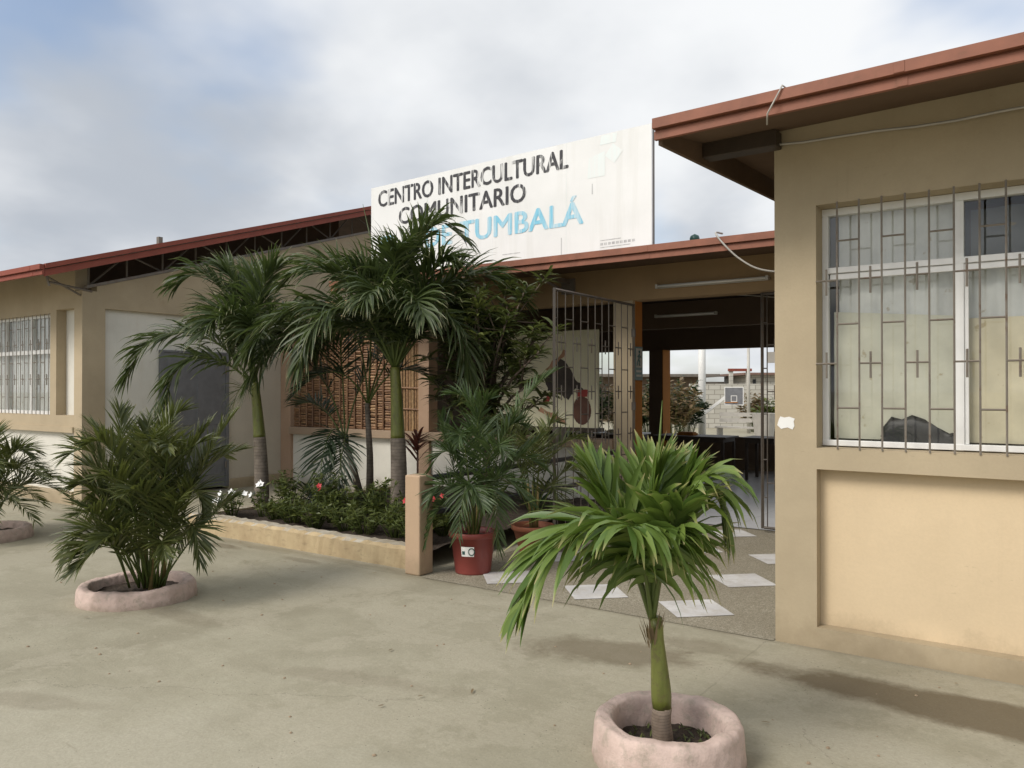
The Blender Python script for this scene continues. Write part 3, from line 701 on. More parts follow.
b = MB(); b.box(-5.35, -5.29, 8.1, 8.9, 2.98, 3.04); b.tube([(-5.32, 8.15, 3.0), (-5.32, 8.88, 2.86)], .02, 4); b.box(-5.42, -5.22, 8.87, 8.9, 2.85, 3.05); b.build('eave_bracket', 'truss', ch)
# roof finial
b = MB(); b.tube([(-3.71, 9.2, 3.2), (-3.71, 9.2, 3.40)], .02, 8); b.lathe([(.001, 0), (.05, .01), (.062, .05), (.05, .085), (.001, .11)], 12, (-3.71, 9.2, 3.40)); b.build('roof_vent', 'green_sign', rf, smooth=True)

# ------------------------------------------------------------------ sign
A_ = Vector((-8.756, 8.72, 0)); SA = math.atan2(8.45 - 8.72, 4.826); SL = 4.832
sg = thing('sign_board', (-8.756, 8.72, 3.2), 'long white rooftop sign board with faded black and blue lettering above the hall fascia', 'sign', rz=SA)
sx = Vector((math.cos(SA), math.sin(SA), 0)); sn = Vector((math.sin(SA), -math.cos(SA), 0))  # along, outward
def SP(s, z, d=0): return A_ + sx * s + sn * d + UZ * z
def sbox(mb, s0, s1, z0, z1, d0, d1):
    v = [SP(s, z, d) for z in (z0, z1) for d in (d0, d1) for s in (s0, s1)]
    mb.add(v, [(0, 2, 3, 1), (4, 5, 7, 6), (0, 1, 5, 4), (2, 6, 7, 3), (0, 4, 6, 2), (1, 3, 7, 5)])
b = MB(); sbox(b, 0, SL, 3.25, 4.705, -.03, 0); pn = b.build('panel', 'sign_white', sg)
b = MB()
for s in (.0, SL - .03): sbox(b, s, s + .03, 3.2, 4.705, -.07, -.032)
sbox(b, .03, SL - .03, 4.67, 4.70, -.07, -.032); sbox(b, .03, SL - .03, 3.27, 3.30, -.07, -.032)
for s in (.5, 2.4, 4.3): b.tube([SP(s, 4.5, -.06), SP(s, 3.22, -.9)], .018, 5); sbox(b, s - .02, s + .02, 3.2, 4.66, -.075, -.034)
b.build('frame', 'truss', sg)
b = MB()
for s in (1.21, 2.42, 3.63): b = MB(); sbox(b, s, s + .004, 3.26, 4.70, .0, .0012); b.build('seam', 'text_pale', pn)
def text(body, s0, s1, z0, cap, mat, off=.0, depth=.003, name='lettering', vary=True):
    cu = bpy.data.curves.new('txt', 'FONT'); cu.body = body; cu.size = 1; cu.offset = 0; cu.extrude = 0; cu.resolution_u = 3
    to = bpy.data.objects.new('txt', cu); COL.objects.link(to)
    dg = bpy.context.evaluated_depsgraph_get(); me = bpy.data.meshes.new_from_object(to.evaluated_get(dg))
    bpy.data.objects.remove(to); bpy.data.curves.remove(cu)
    vs_ = np.array([v.co for v in me.vertices]); xmin, xmax = vs_[:, 0].min(), vs_[:, 0].max()
    capu = .729 * 1.0
    k = MB(); fc = [tuple(p.vertices) for p in me.polygons]
    for q, (ox, oz) in enumerate(((0, 0), (off, 0), (-off, 0), (0, off * .6), (0, -off * .6))):
        k.add([SP(s0 + ox + (v[0] - xmin) / (xmax - xmin) * (s1 - s0), z0 + oz + v[1] / CAPH * cap, depth + .0004 * q) for v in vs_], fc)
    bpy.data.meshes.remove(me)
    return k.build(name, mat, sg)
_c = bpy.data.curves.new('t', 'FONT'); _c.body = 'L'; _o = bpy.data.objects.new('t', _c); COL.objects.link(_o)
CAPH = max(v.co.y for v in bpy.data.meshes.new_from_object(_o.evaluated_get(bpy.context.evaluated_depsgraph_get())).vertices)
bpy.data.objects.remove(_o)
text('CENTRO INTERCULTURAL', .17, 3.66, 4.392, .235, 'text_black', .009)
text('COMUNITARIO', .62, 2.99, 4.07, .235, 'text_black', .009)
text('DE TUMBALÁ', 1.16, 3.88, 3.665, .275, 'text_blue', .012)
b = MB(); sbox(b, .22, .5, 3.68, 3.93, 0, .0015); b.build('blue_smear', 'text_blue', pn)
b = MB()
def quad(pts): b.add([SP(s, z, .002) for s, z in pts], [(0, 1, 2, 3)])
quad([(4.13, 4.58), (4.35, 4.58), (4.37, 4.75 - .06), (4.15, 4.69)]); quad([(4.20, 4.44), (4.33, 4.33), (4.45, 4.46), (4.31, 4.57)])
quad([(3.95, 4.2), (4.2, 4.2), (4.2, 4.5), (3.97, 4.45)]); b.build('ghost_print', 'text_pale', pn)
b = MB()
for i in range(9): quad([(4.13 + i * .055, 3.355), (4.17 + i * .055, 3.355), (4.17 + i * .055, 3.385), (4.13 + i * .055, 3.385)])
quad([(4.13, 3.41), (4.42, 3.41), (4.42, 3.42), (4.13, 3.42)]); quad([(4.13, 3.325), (4.55, 3.325), (4.55, 3.334), (4.13, 3.334)])
quad([(3.55, 3.3), (3.562, 3.3), (3.562, 3.52), (3.55, 3.52)]); quad([(4.01, 4.0), (4.025, 4.0), (4.022, 4.13), (4.012, 4.13)])
quad([(2.6, 3.40), (2.9, 3.40), (2.9, 3.41), (2.6, 3.41)])
b.build('fine_print', 'text_grey', pn)

# ------------------------------------------------------------------ entrance fittings
def tube_lamp(x0, x1, y, z, label, mat='tube'):
    t = thing('tube_lamp', ((x0 + x1) / 2, y, z), label, 'lamp', 'fluorescent tube lamps')
    b = MB(); b.box(x0, x1, y + .03, y + .06, z - .022, z + .022); b.build('batten', mat, t)
    b = MB(); b.tube([(x0 + .03, y, z), (x1 - .03, y, z)], .014, 10); b.build('tube', 'white', t, smooth=True)
    for x in (x0, x1 - .03):
        b = MB(); b.box(x, x + .03, y - .02, y + .03, z - .024, z + .024); b.build('end_cap', mat, t)
tube_lamp(-4.06, -2.70, 8.835, 2.85, 'unlit white tube lamp mounted on the beam above the entrance opening')
tube_lamp(-5.30, -4.30, 11.5, 2.76, 'unlit tube lamp inside the dark hall below its ceiling')
def wire(pts, r, label, mat='cable'):
    P_ = [Vector(p) for p in pts]; c = MB(); out_ = []
    for i in range(len(P_) - 1):
        p0, p1, p2, p3 = P_[max(0, i - 1)], P_[i], P_[i + 1], P_[min(len(P_) - 1, i + 2)]
        for k in range(8):
            t = k / 8; out_.append(.5 * ((2 * p1) + (p2 - p0) * t + (2 * p0 - 5 * p1 + 4 * p2 - p3) * t * t + (3 * p1 - p0 - 3 * p2 + p3) * t ** 3))
    out_.append(P_[-1]); c.tube(out_, r, 6)
    tag(c.build('cable', mat, base=P_[0], smooth=True), label, 'cable')
wire([(-2.96, 8.1, 3.25), (-2.95, 7.88, 3.22), (-2.86, 7.84, 3.10), (-2.7, 7.88, 2.93), (-2.5, 7.95, 2.81), (-2.2, 8.1, 2.78), (-1.6, 8.4, 2.8)], .010, 'grey cable drooping from the hall fascia towards the right wing')
wire([(-4.3, 10.2, 2.93), (-3.2, 10.1, 2.80), (-2.2, 10.0, 2.62), (-1.56, 10.0, 2.5)], .008, 'thin cable sagging across the dark hall ceiling behind the entrance')
def gate(name_label, hinge, ang, width, label, zt=2.66, box=False):
    t = thing('gate_leaf', hinge, label, 'gate', 'metal entrance gate leaves')
    ax = Vector((math.cos(ang), math.sin(ang), 0)); o = Vector(hinge)
    f = MB()
    for a in (0.0, width): f.tube([o + ax * a + UZ * .05, o + ax * a + UZ * zt], .018, 4)
    for z in (.06, zt - .015): f.tube([o + ax * .015 + UZ * z, o + ax * (width - .015) + UZ * z], .016, 4)
    f.build('frame', 'gate', t)
    g2 = MB(); grille(g2, o, ax, width, .07, zt - .02, .165, .165, .0065, ((2.35, 1.84, 1.33, .82, .4), (2.1, 1.58, 1.07, .56)))
    g2.build('bars', 'gate', t)
    for z in (.4, 1.4, 2.3): h = MB(); h.tube([o + UZ * (z - .05) , o + UZ * (z + .05)], .026, 6); h.build('hinge', 'gate', t)
    lk = MB()
    if box:
        p = o + ax * (width - .02)
        lk.box(p.x + .05, p.x + .16, p.y - .03, p.y + .03, 1.90, 2.02)
    else:
        p = o + ax * (width - .12); lk.box(p.x - .02, p.x + .02, p.y - .06, p.y + .06, 1.05, 1.2)
    lk.build('lock_box', 'cable' if box else 'gate', t)
gate('open', (-4.36, 8.84, 0), math.atan2(-1.88, .02), 1.88, 'barred metal gate leaf swung open beside the entrance column, in front of the painted canvas')
gate('closed', (-.9 - 1.0, 8.86, 0), math.pi, .88, 'barred metal gate leaf standing closed beside the right wing corner, with a pale lock box', 2.69, True)
# pictogram sign on the column
ps = thing('exit_sign', (-4.3, 8.9, 1.76), 'small dark green pictogram sign on the orange entrance column', 'sign')
X = -4.398
# plate hangs off the column's orange side, turned to the walk
b = MB(); b.box(-4.40, -4.385, 8.93, 9.15, 1.72, 2.14); b.build('plate', 'green_sign', ps)
b = MB(); b.box(-4.385, -4.383, 8.96, 9.12, 1.88, 2.12); b.build('pictogram_field', 'cable', ps)
b = MB(); X = -4.3825
b.lathe([(.001, 0), (.014, .006), (.018, .018), (.014, .03), (.001, .036)], 10, (X, 9.045, 2.06))
for pts in ([(X, 9.045, 2.055), (X, 9.035, 1.985)], [(X, 9.035, 1.985), (X, 9.06, 1.95), (X, 9.055, 1.90)], [(X, 9.035, 1.985), (X, 9.0, 1.95), (X, 8.985, 1.905)], [(X, 9.045, 2.04), (X, 9.085, 2.01)], [(X, 9.045, 2.04), (X, 9.0, 2.01)]): b.tube(pts, .011, 5)
b.build('running_figure', 'green_sign', ps)
b = MB(); b.box(-4.385, -4.383, 8.97, 9.11, 1.82, 1.845); b.box(-4.385, -4.383, 8.97, 9.11, 1.765, 1.79); b.build('text_bar', 'cable', ps)
# painted canvas
pc = thing('painted_canvas', (-6.4, 10.0, 1.0), 'large pale canvas painting with dark figure and vase, behind the open gate', 'painting')
b = MB(); b.box(-7.3, -5.50, 10.0, 10.05, 1.05, 2.47); b.build('canvas', 'canvas', pc)
def flat(pts, mat, name, y):
    pts = [(x + .23, z) for x, z in pts]; rn = random.Random(len(name) + int(y * 1e5)); q_ = []
    for i, (x, z) in enumerate(pts):   # loose brushed outline
        x2, z2 = pts[(i + 1) % len(pts)]; ln_ = math.hypot(x2 - x, z2 - z)
        for k in range(5):
            t = k / 5; q_.append((x + (x2 - x) * t + rn.gauss(0, .05) * ln_ * (k > 0), z + (z2 - z) * t + rn.gauss(0, .05) * ln_ * (k > 0)))
    pts = q_
    k = MB(); k.prism_y(pts, y, 9.9985); k.build(name, mat, pc)
flat([(-6.55, 1.95), (-6.40, 2.08), (-6.27, 2.02), (-6.1, 1.75), (-5.95, 1.58), (-6.1, 1.62), (-6.22, 1.45), (-6.38, 1.55), (-6.58, 1.58), (-6.62, 1.75)], 'pt_hair', 'painted_figure', 9.994)
flat([(-5.99 + .155 * math.cos(a * .314), 1.30 + .21 * math.sin(a * .314)) for a in range(20)], 'pt_brown', 'painted_vase', 9.9945)
flat([(-6.07, 1.5), (-5.90, 1.5), (-5.88, 1.60), (-6.09, 1.60)], 'pt_red', 'painted_vase_neck', 9.9935)
flat([(-6.66, 1.42), (-6.56, 1.56), (-6.50, 1.52), (-6.6, 1.38)], 'pt_red', 'painted_stroke', 9.9938)
flat([(-6.75, 1.28), (-6.70, 1.34), (-6.3, 1.17), (-6.25, 1.11), (-6.4, 1.13)], 'pt_tan', 'painted_stroke', 9.9936)
flat([(-6.62, 1.9), (-6.3, 2.2), (-6.25, 2.17), (-6.5, 1.86)], 'pt_tan', 'painted_stroke', 9.9932)
b = MB(); b.box(-7.1, -7.04, 10.02, 10.3, .0, 1.05); b.box(-5.8, -5.74, 10.02, 10.3, .0, 1.05); b.box(-7.3, -5.5, 9.98, 10.2, .99, 1.045); b.build('easel_stand', 'wood', pc)
# railing
rl = thing('handrail', (-4.62, 5.19, 0), 'ramp railing with two black rails running from a pink plastered post to the hall', 'railing')
b = MB(); b.box(-4.71, -4.54, 5.1, 5.28, 0, .86)
for i, z in enumerate((0,)): pass
b.build('post', 'post', rl, bevel=.012)
for z in (.82, .51):
    b = MB(); b.tube([(-4.61, 5.28, z), (-4.61, 8.86, z)], .026, 8); b.build('rail', 'rail', rl, smooth=True)

# ------------------------------------------------------------------ garden bed
KX0, KX1, KY = -8.15, -4.72, 5.24
b = MB(); rnd = random.Random(5); v = []; n = 70
for i in range(n + 1):
    x = KX0 + (KX1 - KX0) * i / n; q = lambda a: rnd.uniform(-a, a)
    v += [(x, KY + q(.004), -.01), (x, KY + q(.006), .17 + q(.006)), (x, KY + .018 + q(.006), .20 + q(.007)), (x, KY + .15 + q(.008), .20 + q(.008)), (x, KY + .165, .12)]
b.add(v, [(i * 5 + k, (i + 1) * 5 + k, (i + 1) * 5 + k + 1, i * 5 + k + 1) for i in range(n) for k in range(4)] + [(0, 1, 2, 3, 4)])
b.box(KX0, KX0 + .15, KY + .17, 8.88, 0, .195)
tag(b.build('planter_kerb', 'kerb', base=(-6.4, KY, 0)), 'low ochre cement kerb with worn grey top edging the flower bed', 'kerb')
sm = MB(); nx, ny = 44, 40; rnd = random.Random(8); v = []
for j in range(ny + 1):
    for i in range(nx + 1):
        x = KX0 + .1 + (-4.70 - KX0 - .1) * i / nx; y = KY + .1 + (8.95 - KY - .1) * j / ny
        v.append((x, y, .165 + .02 * math.sin(x * 5 + y * 3) + rnd.uniform(-.012, .018)))
sm.add(v, [(j * (nx + 1) + i, j * (nx + 1) + i + 1, (j + 1) * (nx + 1) + i + 1, (j + 1) * (nx + 1) + i) for j in range(ny) for i in range(nx)])
tag(sm.build('bed_soil', 'soil', smooth=True), kind='structure')

# ------------------------------------------------------------------ plants
def leaf(mb, p, d, n, ln, wd, droop, rv, seg=4, base_w=.35, peak=.35, fold=.25, tipdroop=1.0):
    """one blade: p root, d direction, n face normal hint"""
    d = d.normalized(); w_ = d.cross(n)
    if w_.length < 1e-4: w_ = d.cross(Vector((.3, .5, .8)))
    w_.normalize(); nn = w_.cross(d)
    v = []; c = []; pos = Vector(p); dd = d.copy()
    for i in range(seg + 1):
        u = i / seg
        ww = wd * ((base_w + (1 - base_w) * (u / peak)) if u < peak else (1 - ((u - peak) / (1 - peak)) ** 1.6)) * .5
        if i == seg: ww = wd * .02
        mid = pos - nn * (fold * ww)
        v += [pos - w_ * ww, mid, pos + w_ * ww]; c += [(rv, u, 0)] * 3
        dd = (dd + Vector((0, 0, -1)) * (droop * (u ** tipdroop) * 1.6 / seg)).normalized()
        w2 = w_ - dd * w_.dot(dd)
        if w2.length > 1e-3: w_ = w2.normalized()
        nn = w_.cross(dd)
        pos = pos + dd * (ln / seg)
    f = []
    for i in range(seg):
        k = i * 3; f += [(k, k + 1, k + 4, k + 3), (k + 1, k + 2, k + 5, k + 4)]
    mb.add(v, f, c)
def frond(p0, p1, p2, n=34, ln=.4, wd=.03, a0=62, a1=22, vee=25, droop=.6, pet=.18, r=.012, seed=0, seg=4, jit=.12, tipl=.45, clump=0, mat=None, name='frond', parent=None, wind=(0, 0, 0), bend=1.0, td=1.0, vj=1.3):
    rnd = random.Random(seed); mb = MB()
    p0, p2 = Vector(p0), Vector(p2)
    if isinstance(p1, list):
        kp = [p0] + [Vector(q) for q in p1] + [p2]; pts = []
        for i in range(len(kp) - 1):
            q0, q1, q2, q3 = kp[max(0, i - 1)], kp[i], kp[i + 1], kp[min(len(kp) - 1, i + 2)]
            for k in range(12):
                t = k / 12; pts.append(.5 * ((2 * q1) + (q2 - q0) * t + (2 * q0 - 5 * q1 + 4 * q2 - q3) * t * t + (3 * q1 - q0 - 3 * q2 + q3) * t ** 3))
        pts.append(p2); cum = [0]
        for a_, b_ in zip(pts, pts[1:]): cum.append(cum[-1] + (b_ - a_).length)
        def B(t):
            d_ = max(0, min(1, t)) * cum[-1]
            for i in range(len(pts) - 1):
                if cum[i + 1] >= d_: return pts[i].lerp(pts[i + 1], (d_ - cum[i]) / max(1e-6, cum[i + 1] - cum[i]))
            return pts[-1].copy()
        D = lambda t: (B(min(1, t + .03)) - B(max(0, t - .03))).normalized()
        p1 = B(.5)
    else:
        pm = Vector(p1); p1 = pm * 2 - p0 * .5 - p2 * .5
        if bend < 1: p1 = p1 * bend + pm * (1 - bend)
        B = lambda t: p0 * (1 - t) ** 2 + p1 * 2 * t * (1 - t) + p2 * t * t
        D = lambda t: ((p1 - p0) * 2 * (1 - t) + (p2 - p1) * 2 * t).normalized()
    mb.tube([B(i / 14) for i in range(15)], [r * (1 - .85 * i / 14) for i in range(15)], 5, (.5, 0, 1))
    # stable side vector: horizontal, across the frond's plane
    chord = (p2 - p0); hz = Vector((chord.x, chord.y, 0))
    if hz.length < .12 * chord.length: hz = Vector((p1.x - p0.x, p1.y - p0.y, 0))
    if hz.length < 1e-3: hz = AX.copy()
    S0 = hz.cross(UZ).normalized()
    for i in range(n):
        t = pet + (1 - pet) * (i + .5) / n; T = D(t); S = (S0 - T * S0.dot(T)).normalized(); Nn = S.cross(T).normalized()
        if Nn.z < 0 and abs(T.z) < .95: Nn = Nn
        u = (i + .5) / n
        prof = min(1, .5 + u * 2.6) * (1 - (1 - tipl) * max(0, (u - .45) / .55) ** 1.4)
        ang = R(a0 + (a1 - a0) * u)
        for sg_ in (-1, 1):
            a = ang + rnd.gauss(0, jit); vv = R(vee) + rnd.gauss(0, jit * vj)
            d = T * math.cos(a) + (S * sg_ * math.cos(vv) + Nn * math.sin(vv)) * math.sin(a) + Vector(wind) * rnd.uniform(.3, 1)
            nh = (Nn * math.cos(vv) - S * sg_ * math.sin(vv)) + Vector((rnd.gauss(0, .3), rnd.gauss(0, .3), rnd.gauss(0, .2)))
            leaf(mb, B(t) + T * rnd.uniform(-.008, .008), d, nh, ln * prof * rnd.uniform(.82, 1.1), wd * (.75 + .25 * prof) * rnd.uniform(.8, 1.15), droop * rnd.uniform(.5, 1.5), rnd.random(), seg, tipdroop=td)
    return mb.build(name, mat, parent, vcol=True, smooth=True)
def shaftprof(mb, pts, rad, sides=16):
    mb.tube(pts, rad, sides)

# --- small palm in the near ring
def ring(base, r_out, r_in, h, label, seed):
    t = thing('planter_ring', base, label, 'planter', 'round pink cement planters')
    m = MB(); m.lathe([(r_out * 1.01, -.01), (r_out, .03), (r_out * .985, h * .8), (r_out * .95, h * .97), (r_out * .90, h), (r_in * 1.06, h * .985), (r_in * 1.0, h * .92), (r_in * .97, h * .5), (r_in * .97, 0)], 56, base, .022, seed)
    ro = m.build('ring', 'ring', t, smooth=True); su = ro.modifiers.new('sub', 'SUBSURF'); su.levels = 2; su.render_levels = 2
    tx_ = bpy.data.textures.new('rough_cement', 'CLOUDS'); tx_.noise_scale = .09; tx_.noise_depth = 3
    dp = ro.modifiers.new('rough', 'DISPLACE'); dp.texture = tx_; dp.texture_coords = 'LOCAL'; dp.strength = .018; dp.mid_level = .5
    s = MB(); rnd = random.Random(seed); v = [(base[0], base[1], .055)]
    for k in range(1, 9):
        for i in range(32):
            rr = r_in * 1.02 * k / 8; th = i / 32 * 6.283; v.append((base[0] + rr * math.cos(th), base[1] + rr * math.sin(th), .045 + rnd.uniform(-.008, .014)))
    f = [(0, 1 + i, 1 + (i + 1) % 32) for i in range(32)] + [(1 + (k - 1) * 32 + i, 1 + k * 32 + i, 1 + k * 32 + (i + 1) % 32, 1 + (k - 1) * 32 + (i + 1) % 32) for k in range(1, 8) for i in range(32)]
    s.add(v, f); s.build('soil', 'soil', t, smooth=True)
ring((-1.43, 3.225, 0), .325, .235, .175, 'round pink cement planter ring around the small bright green palm in the foreground', 1)
ring((-5.88, 3.35, 0), .42, .33, .125, 'round pink cement planter ring around the bushy clump palm on the left', 2)
ring((-9.55, 3.72, 0), .46, .36, .125, 'round pink cement planter ring cut by the left edge of the picture', 3)

B0 = (-1.44, 3.21, 0)
sp_ = thing('small_palm', B0, 'small bright green palm with a short trunk in the foreground planter ring', 'palm', 'palms in planters')
m = MB(); m.tube([loc3(B0, -.008 + .004 * math.sin(i), .03 + .027 * i) for i in range(8)], [.050, .047, .045, .044, .0435, .043, .042, .041], 18); m.build('trunk', 'trunk_small', sp_, smooth=True)
m = MB(); pts = [loc3(B0, -.008 - .028 * (i / 9) ** 1.2, .215 + .0437 * i) for i in range(10)]
m.tube(pts, [.041, .044, .043, .040, .037, .034, .031, .029, .031, .027], 18); m.build('crownshaft', 'shaft', sp_, smooth=True)
K = 226.0
def img(base, px0, py0, scale):
    """crown offsets measured in a front view: returns a function giving real points from the plant's base"""
    return lambda px, py, d=0: loc3(base, (px - px0) / scale, (py0 - py) / scale, d)
I = img(B0, 668, 737, K)
crown = I(657, 606)
fr = dict(mat='leaf_bright', parent=sp_, ln=.36, wd=.040, r=.012, seg=5, jit=.16, droop=.75, n=26)
for k, (a, b_, kw) in enumerate([
    ([I(634, 540, 0), I(604, 504, -.05), I(562, 520, -.12)], I(526, 582, -.15), dict(n=40, droop=1.6, a0=58, a1=12, vee=4, wind=(-.10, -.07, -.14), ln=.40, pet=.22)),
    (I(634, 528, .08), I(598, 462, .15), dict(vee=30, droop=.8, ln=.38, n=32, a0=50)),
    ([I(645, 545, -.1), I(634, 505, -.22)], I(620, 495, -.38), dict(vee=-5, droop=2.4, ln=.42, n=40, a0=75, a1=30, td=.8)),
    (I(655, 520, .02), I(662, 462, .04), dict(vee=35, droop=.7, a0=42, ln=.36, n=30)),
    (I(678, 512, .05), I(698, 468, .08), dict(vee=28, droop=.9, a0=44, ln=.32, n=30)),
    ([I(672, 520, -.02), I(698, 468, -.05), I(716, 474, -.08)], I(726, 508, -.1), dict(vee=0, droop=2.4, ln=.36, n=34, a0=62, td=.9)),
    (I(664, 530, -.12), I(672, 486, -.26), dict(vee=12, droop=1.2, n=26, ln=.34, a0=52)),
    (I(660, 518, .16), I(676, 458, .32), dict(vee=30, droop=.6, n=30, ln=.34, a0=42)),
    ([I(658, 555, -.06), I(662, 515, -.18)], I(668, 500, -.3), dict(vee=-5, droop=2.3, n=26, ln=.33, a0=62, td=.8))]):
    frond(crown, a, b_, seed=k + 1, parent=sp_, **{**{q: v for q, v in fr.items() if q != 'parent'}, 'pet': .34, 'td': 1.6, 'wd': .047, **kw})
m = MB(); rnd = random.Random(17)
for i in range(26):
    az = i * 2.4; q = Vector((math.cos(az), math.sin(az), 0)); m_p = crown - UZ * rnd.uniform(.02, .10) + q * .026
    leaf(m, m_p, q * .25 + UZ * rnd.uniform(.5, 1), q, rnd.uniform(.05, .12), rnd.uniform(.006, .016), -.1, rnd.random(), 3)
m.build('fibre_collar', 'leaf_dry', sp_, vcol=True)
m = MB(); m.tube([crown, I(660, 500), I(664, 430), I(667, 386)], [.012, .010, .006, .001], 6, (.6, 0, .3)); m.build('spear_leaf', 'leaf_bright', sp_, vcol=True, smooth=True)

m = MB(); rnd = random.Random(12)
for i in range(90):
    a = rnd.uniform(0, 6.283); q = .21 * math.sqrt(rnd.random()); p = Vector((-1.43 + q * math.cos(a), 3.225 + q * math.sin(a), .05))
    leaf(m, p, Vector((rnd.gauss(0, .7), rnd.gauss(0, .7), .8)), UZ, rnd.uniform(.015, .045), rnd.uniform(.008, .014), .6, rnd.random(), 2)
for i in range(60):
    a = rnd.uniform(0, 6.283); q = .22 * math.sqrt(rnd.random()); p = Vector((-1.43 + q * math.cos(a), 3.225 + q * math.sin(a), .058))
    leaf(m, p, Vector((rnd.gauss(0, 1), rnd.gauss(0, 1), .12)), UZ, rnd.uniform(.02, .06), .012, .3, 2.0 if False else rnd.random() * .3, 2)
WEEDS = m
tag(WEEDS.build('weeds', 'leaf_shrub', vcol=True), 'tiny weeds and litter on the soil of the near planter ring', 'weeds', kind='stuff')
# --- clump palms
def clump_palm(base, label, stems, fronds, mat, scale, fr, canes='cane', name='clump_palm', group='palms in planters', seed=0):
    t = thing(name, base, label, 'palm', group)
    for i, pts in enumerate(stems):
        k = MB(); n = len(pts); k.tube([Vector(p) for p in pts], [fr['sr'] * (1 - .4 * j / max(1, n - 1)) for j in range(n)], 8); k.build('cane', canes, t, smooth=True)
    for i, (a, b_, c_) in enumerate(fronds):
        kw = {q: fr[q] for q in fr if q != 'sr'}
        frond(a, b_, c_, seed=seed + i, mat=mat, parent=t, **kw)
    return t
def arch(base, rnd, root_r, az, reach, top, drop, z0=.05, up=.7):
    """a frond rising from the clump and arching over"""
    d = Vector((math.cos(az), math.sin(az), 0)); b0 = Vector(base) + d * root_r * rnd.uniform(.2, 1) + UZ * z0
    return (b0, b0 + d * reach * .28 + UZ * (top * 1.15), b0 + d * reach + UZ * (top - drop))
def auto_fronds(base, n, seed, reach, top, drop, root_r=.1, z0=.05):
    rnd = random.Random(seed); out_ = []
    for i in range(n):
        az = i * 2.399 + rnd.uniform(-.3, .3); k = (i + .5) / n
        out_.append(arch(base, rnd, root_r, az, reach * (.45 + .65 * k) * rnd.uniform(.85, 1.1), top * (1.05 - .55 * k ** 1.2) * rnd.uniform(.9, 1.08), drop * (.1 + 1.0 * k) * rnd.uniform(.7, 1.2), z0))
    return out_
B1 = (-5.88, 3.35, .04); I = img(B1, 138, 582, 134)
fl = [(I(150, 575), I(140, 470, -.05), I(95, 408, -.1)), (I(160, 575), I(165, 460), I(215, 425, -.1)), (I(140, 575), I(130, 450, .2), I(150, 405, .3)),
      (I(130, 578), I(110, 500, -.2), I(84, 545, -.3)), (I(130, 578), I(95, 470, 0), I(86, 500, .1)), (I(165, 578), I(190, 470, .1), I(228, 400, .2)),
      (I(165, 578), I(200, 500, -.15), I(218, 540, -.3)), (I(150, 578), I(120, 440, -.2), I(86, 440, -.3)), (I(150, 578), I(175, 440, -.1), I(195, 430, -.45)),
      (I(145, 578), I(150, 470, -.3), I(140, 455, -.6)), (I(150, 578), I(180, 470, .2), I(225, 440, .45)), (I(140, 578), I(118, 450, .2), I(95, 440, .5)),
      (I(150, 578), I(160, 430, .0), I(180, 395, .1)), (I(150, 578), I(125, 440, .0), I(112, 395, .1)), (I(140, 578), I(120, 520, -.2), I(104, 535, -.45)), (I(160, 578), I(185, 500, -.2), I(205, 480, -.45)),
      (I(140, 578), I(125, 500, -.25), I(120, 490, -.6)), (I(155, 578), I(170, 480, -.25), I(165, 470, -.6)), (I(150, 578), I(190, 470, 0), I(212, 500, -.1)), (I(145, 578), I(110, 480, -.05), I(88, 470, -.2)), (I(155, 578), I(150, 430, .1), I(140, 420, .5)), (I(160, 578), I(180, 450, .2), I(200, 450, .6))]
fl += [(I(145, 578), I(132, 520, -.25), I(110, 545, -.5)), (I(150, 578), I(150, 510, -.3), I(140, 520, -.65)), (I(158, 578), I(176, 520, -.25), I(195, 530, -.5)), (I(145, 578), I(120, 470, -.1), I(85, 450, -.1)), (I(152, 578), I(160, 440, -.15), I(172, 425, -.35)),
       (I(140, 578), I(105, 520, .1), I(88, 490, .3)), (I(160, 578), I(195, 520, .1), I(225, 490, .25)), (I(150, 578), I(135, 440, -.2), I(118, 425, -.45)), (I(148, 578), I(142, 470, .1), I(135, 410, .2)), (I(156, 578), I(172, 470, .1), I(200, 412, .2))]
st = [[I(152, 580), I(156, 530), I(163, 455)], [I(143, 580, .05), I(145, 530), I(146, 490)], [I(160, 580, .05), I(168, 540), I(176, 505)]]
clump_palm(B1, 'bushy dark green clump palm with many arching fronds in the ring on the left', st, fl, 'leaf_areca', 120, dict(sr=.020, n=44, ln=.29, wd=.020, a0=62, a1=20, vee=26, droop=.55, pet=.26, r=.009, seg=3, jit=.13, bend=.6), seed=100)
B2 = (-9.55, 3.72, .04)
clump_palm(B2, 'clump palm cut by the left edge of the picture, in a pink ring', [[Vector(B2) + Vector((.05 * math.cos(a), .05 * math.sin(a), 0)), Vector(B2) + Vector((.12 * math.cos(a), .12 * math.sin(a), .5))] for a in (0, 1.5, 3, 4.5)],
           auto_fronds(B2, 32, 21, .78, 1.0, .5), 'leaf_areca', 1, dict(sr=.022, n=34, ln=.30, wd=.018, a0=62, a1=20, vee=25, droop=.5, pet=.3, r=.008, seg=3, jit=.13, bend=.0), seed=200)

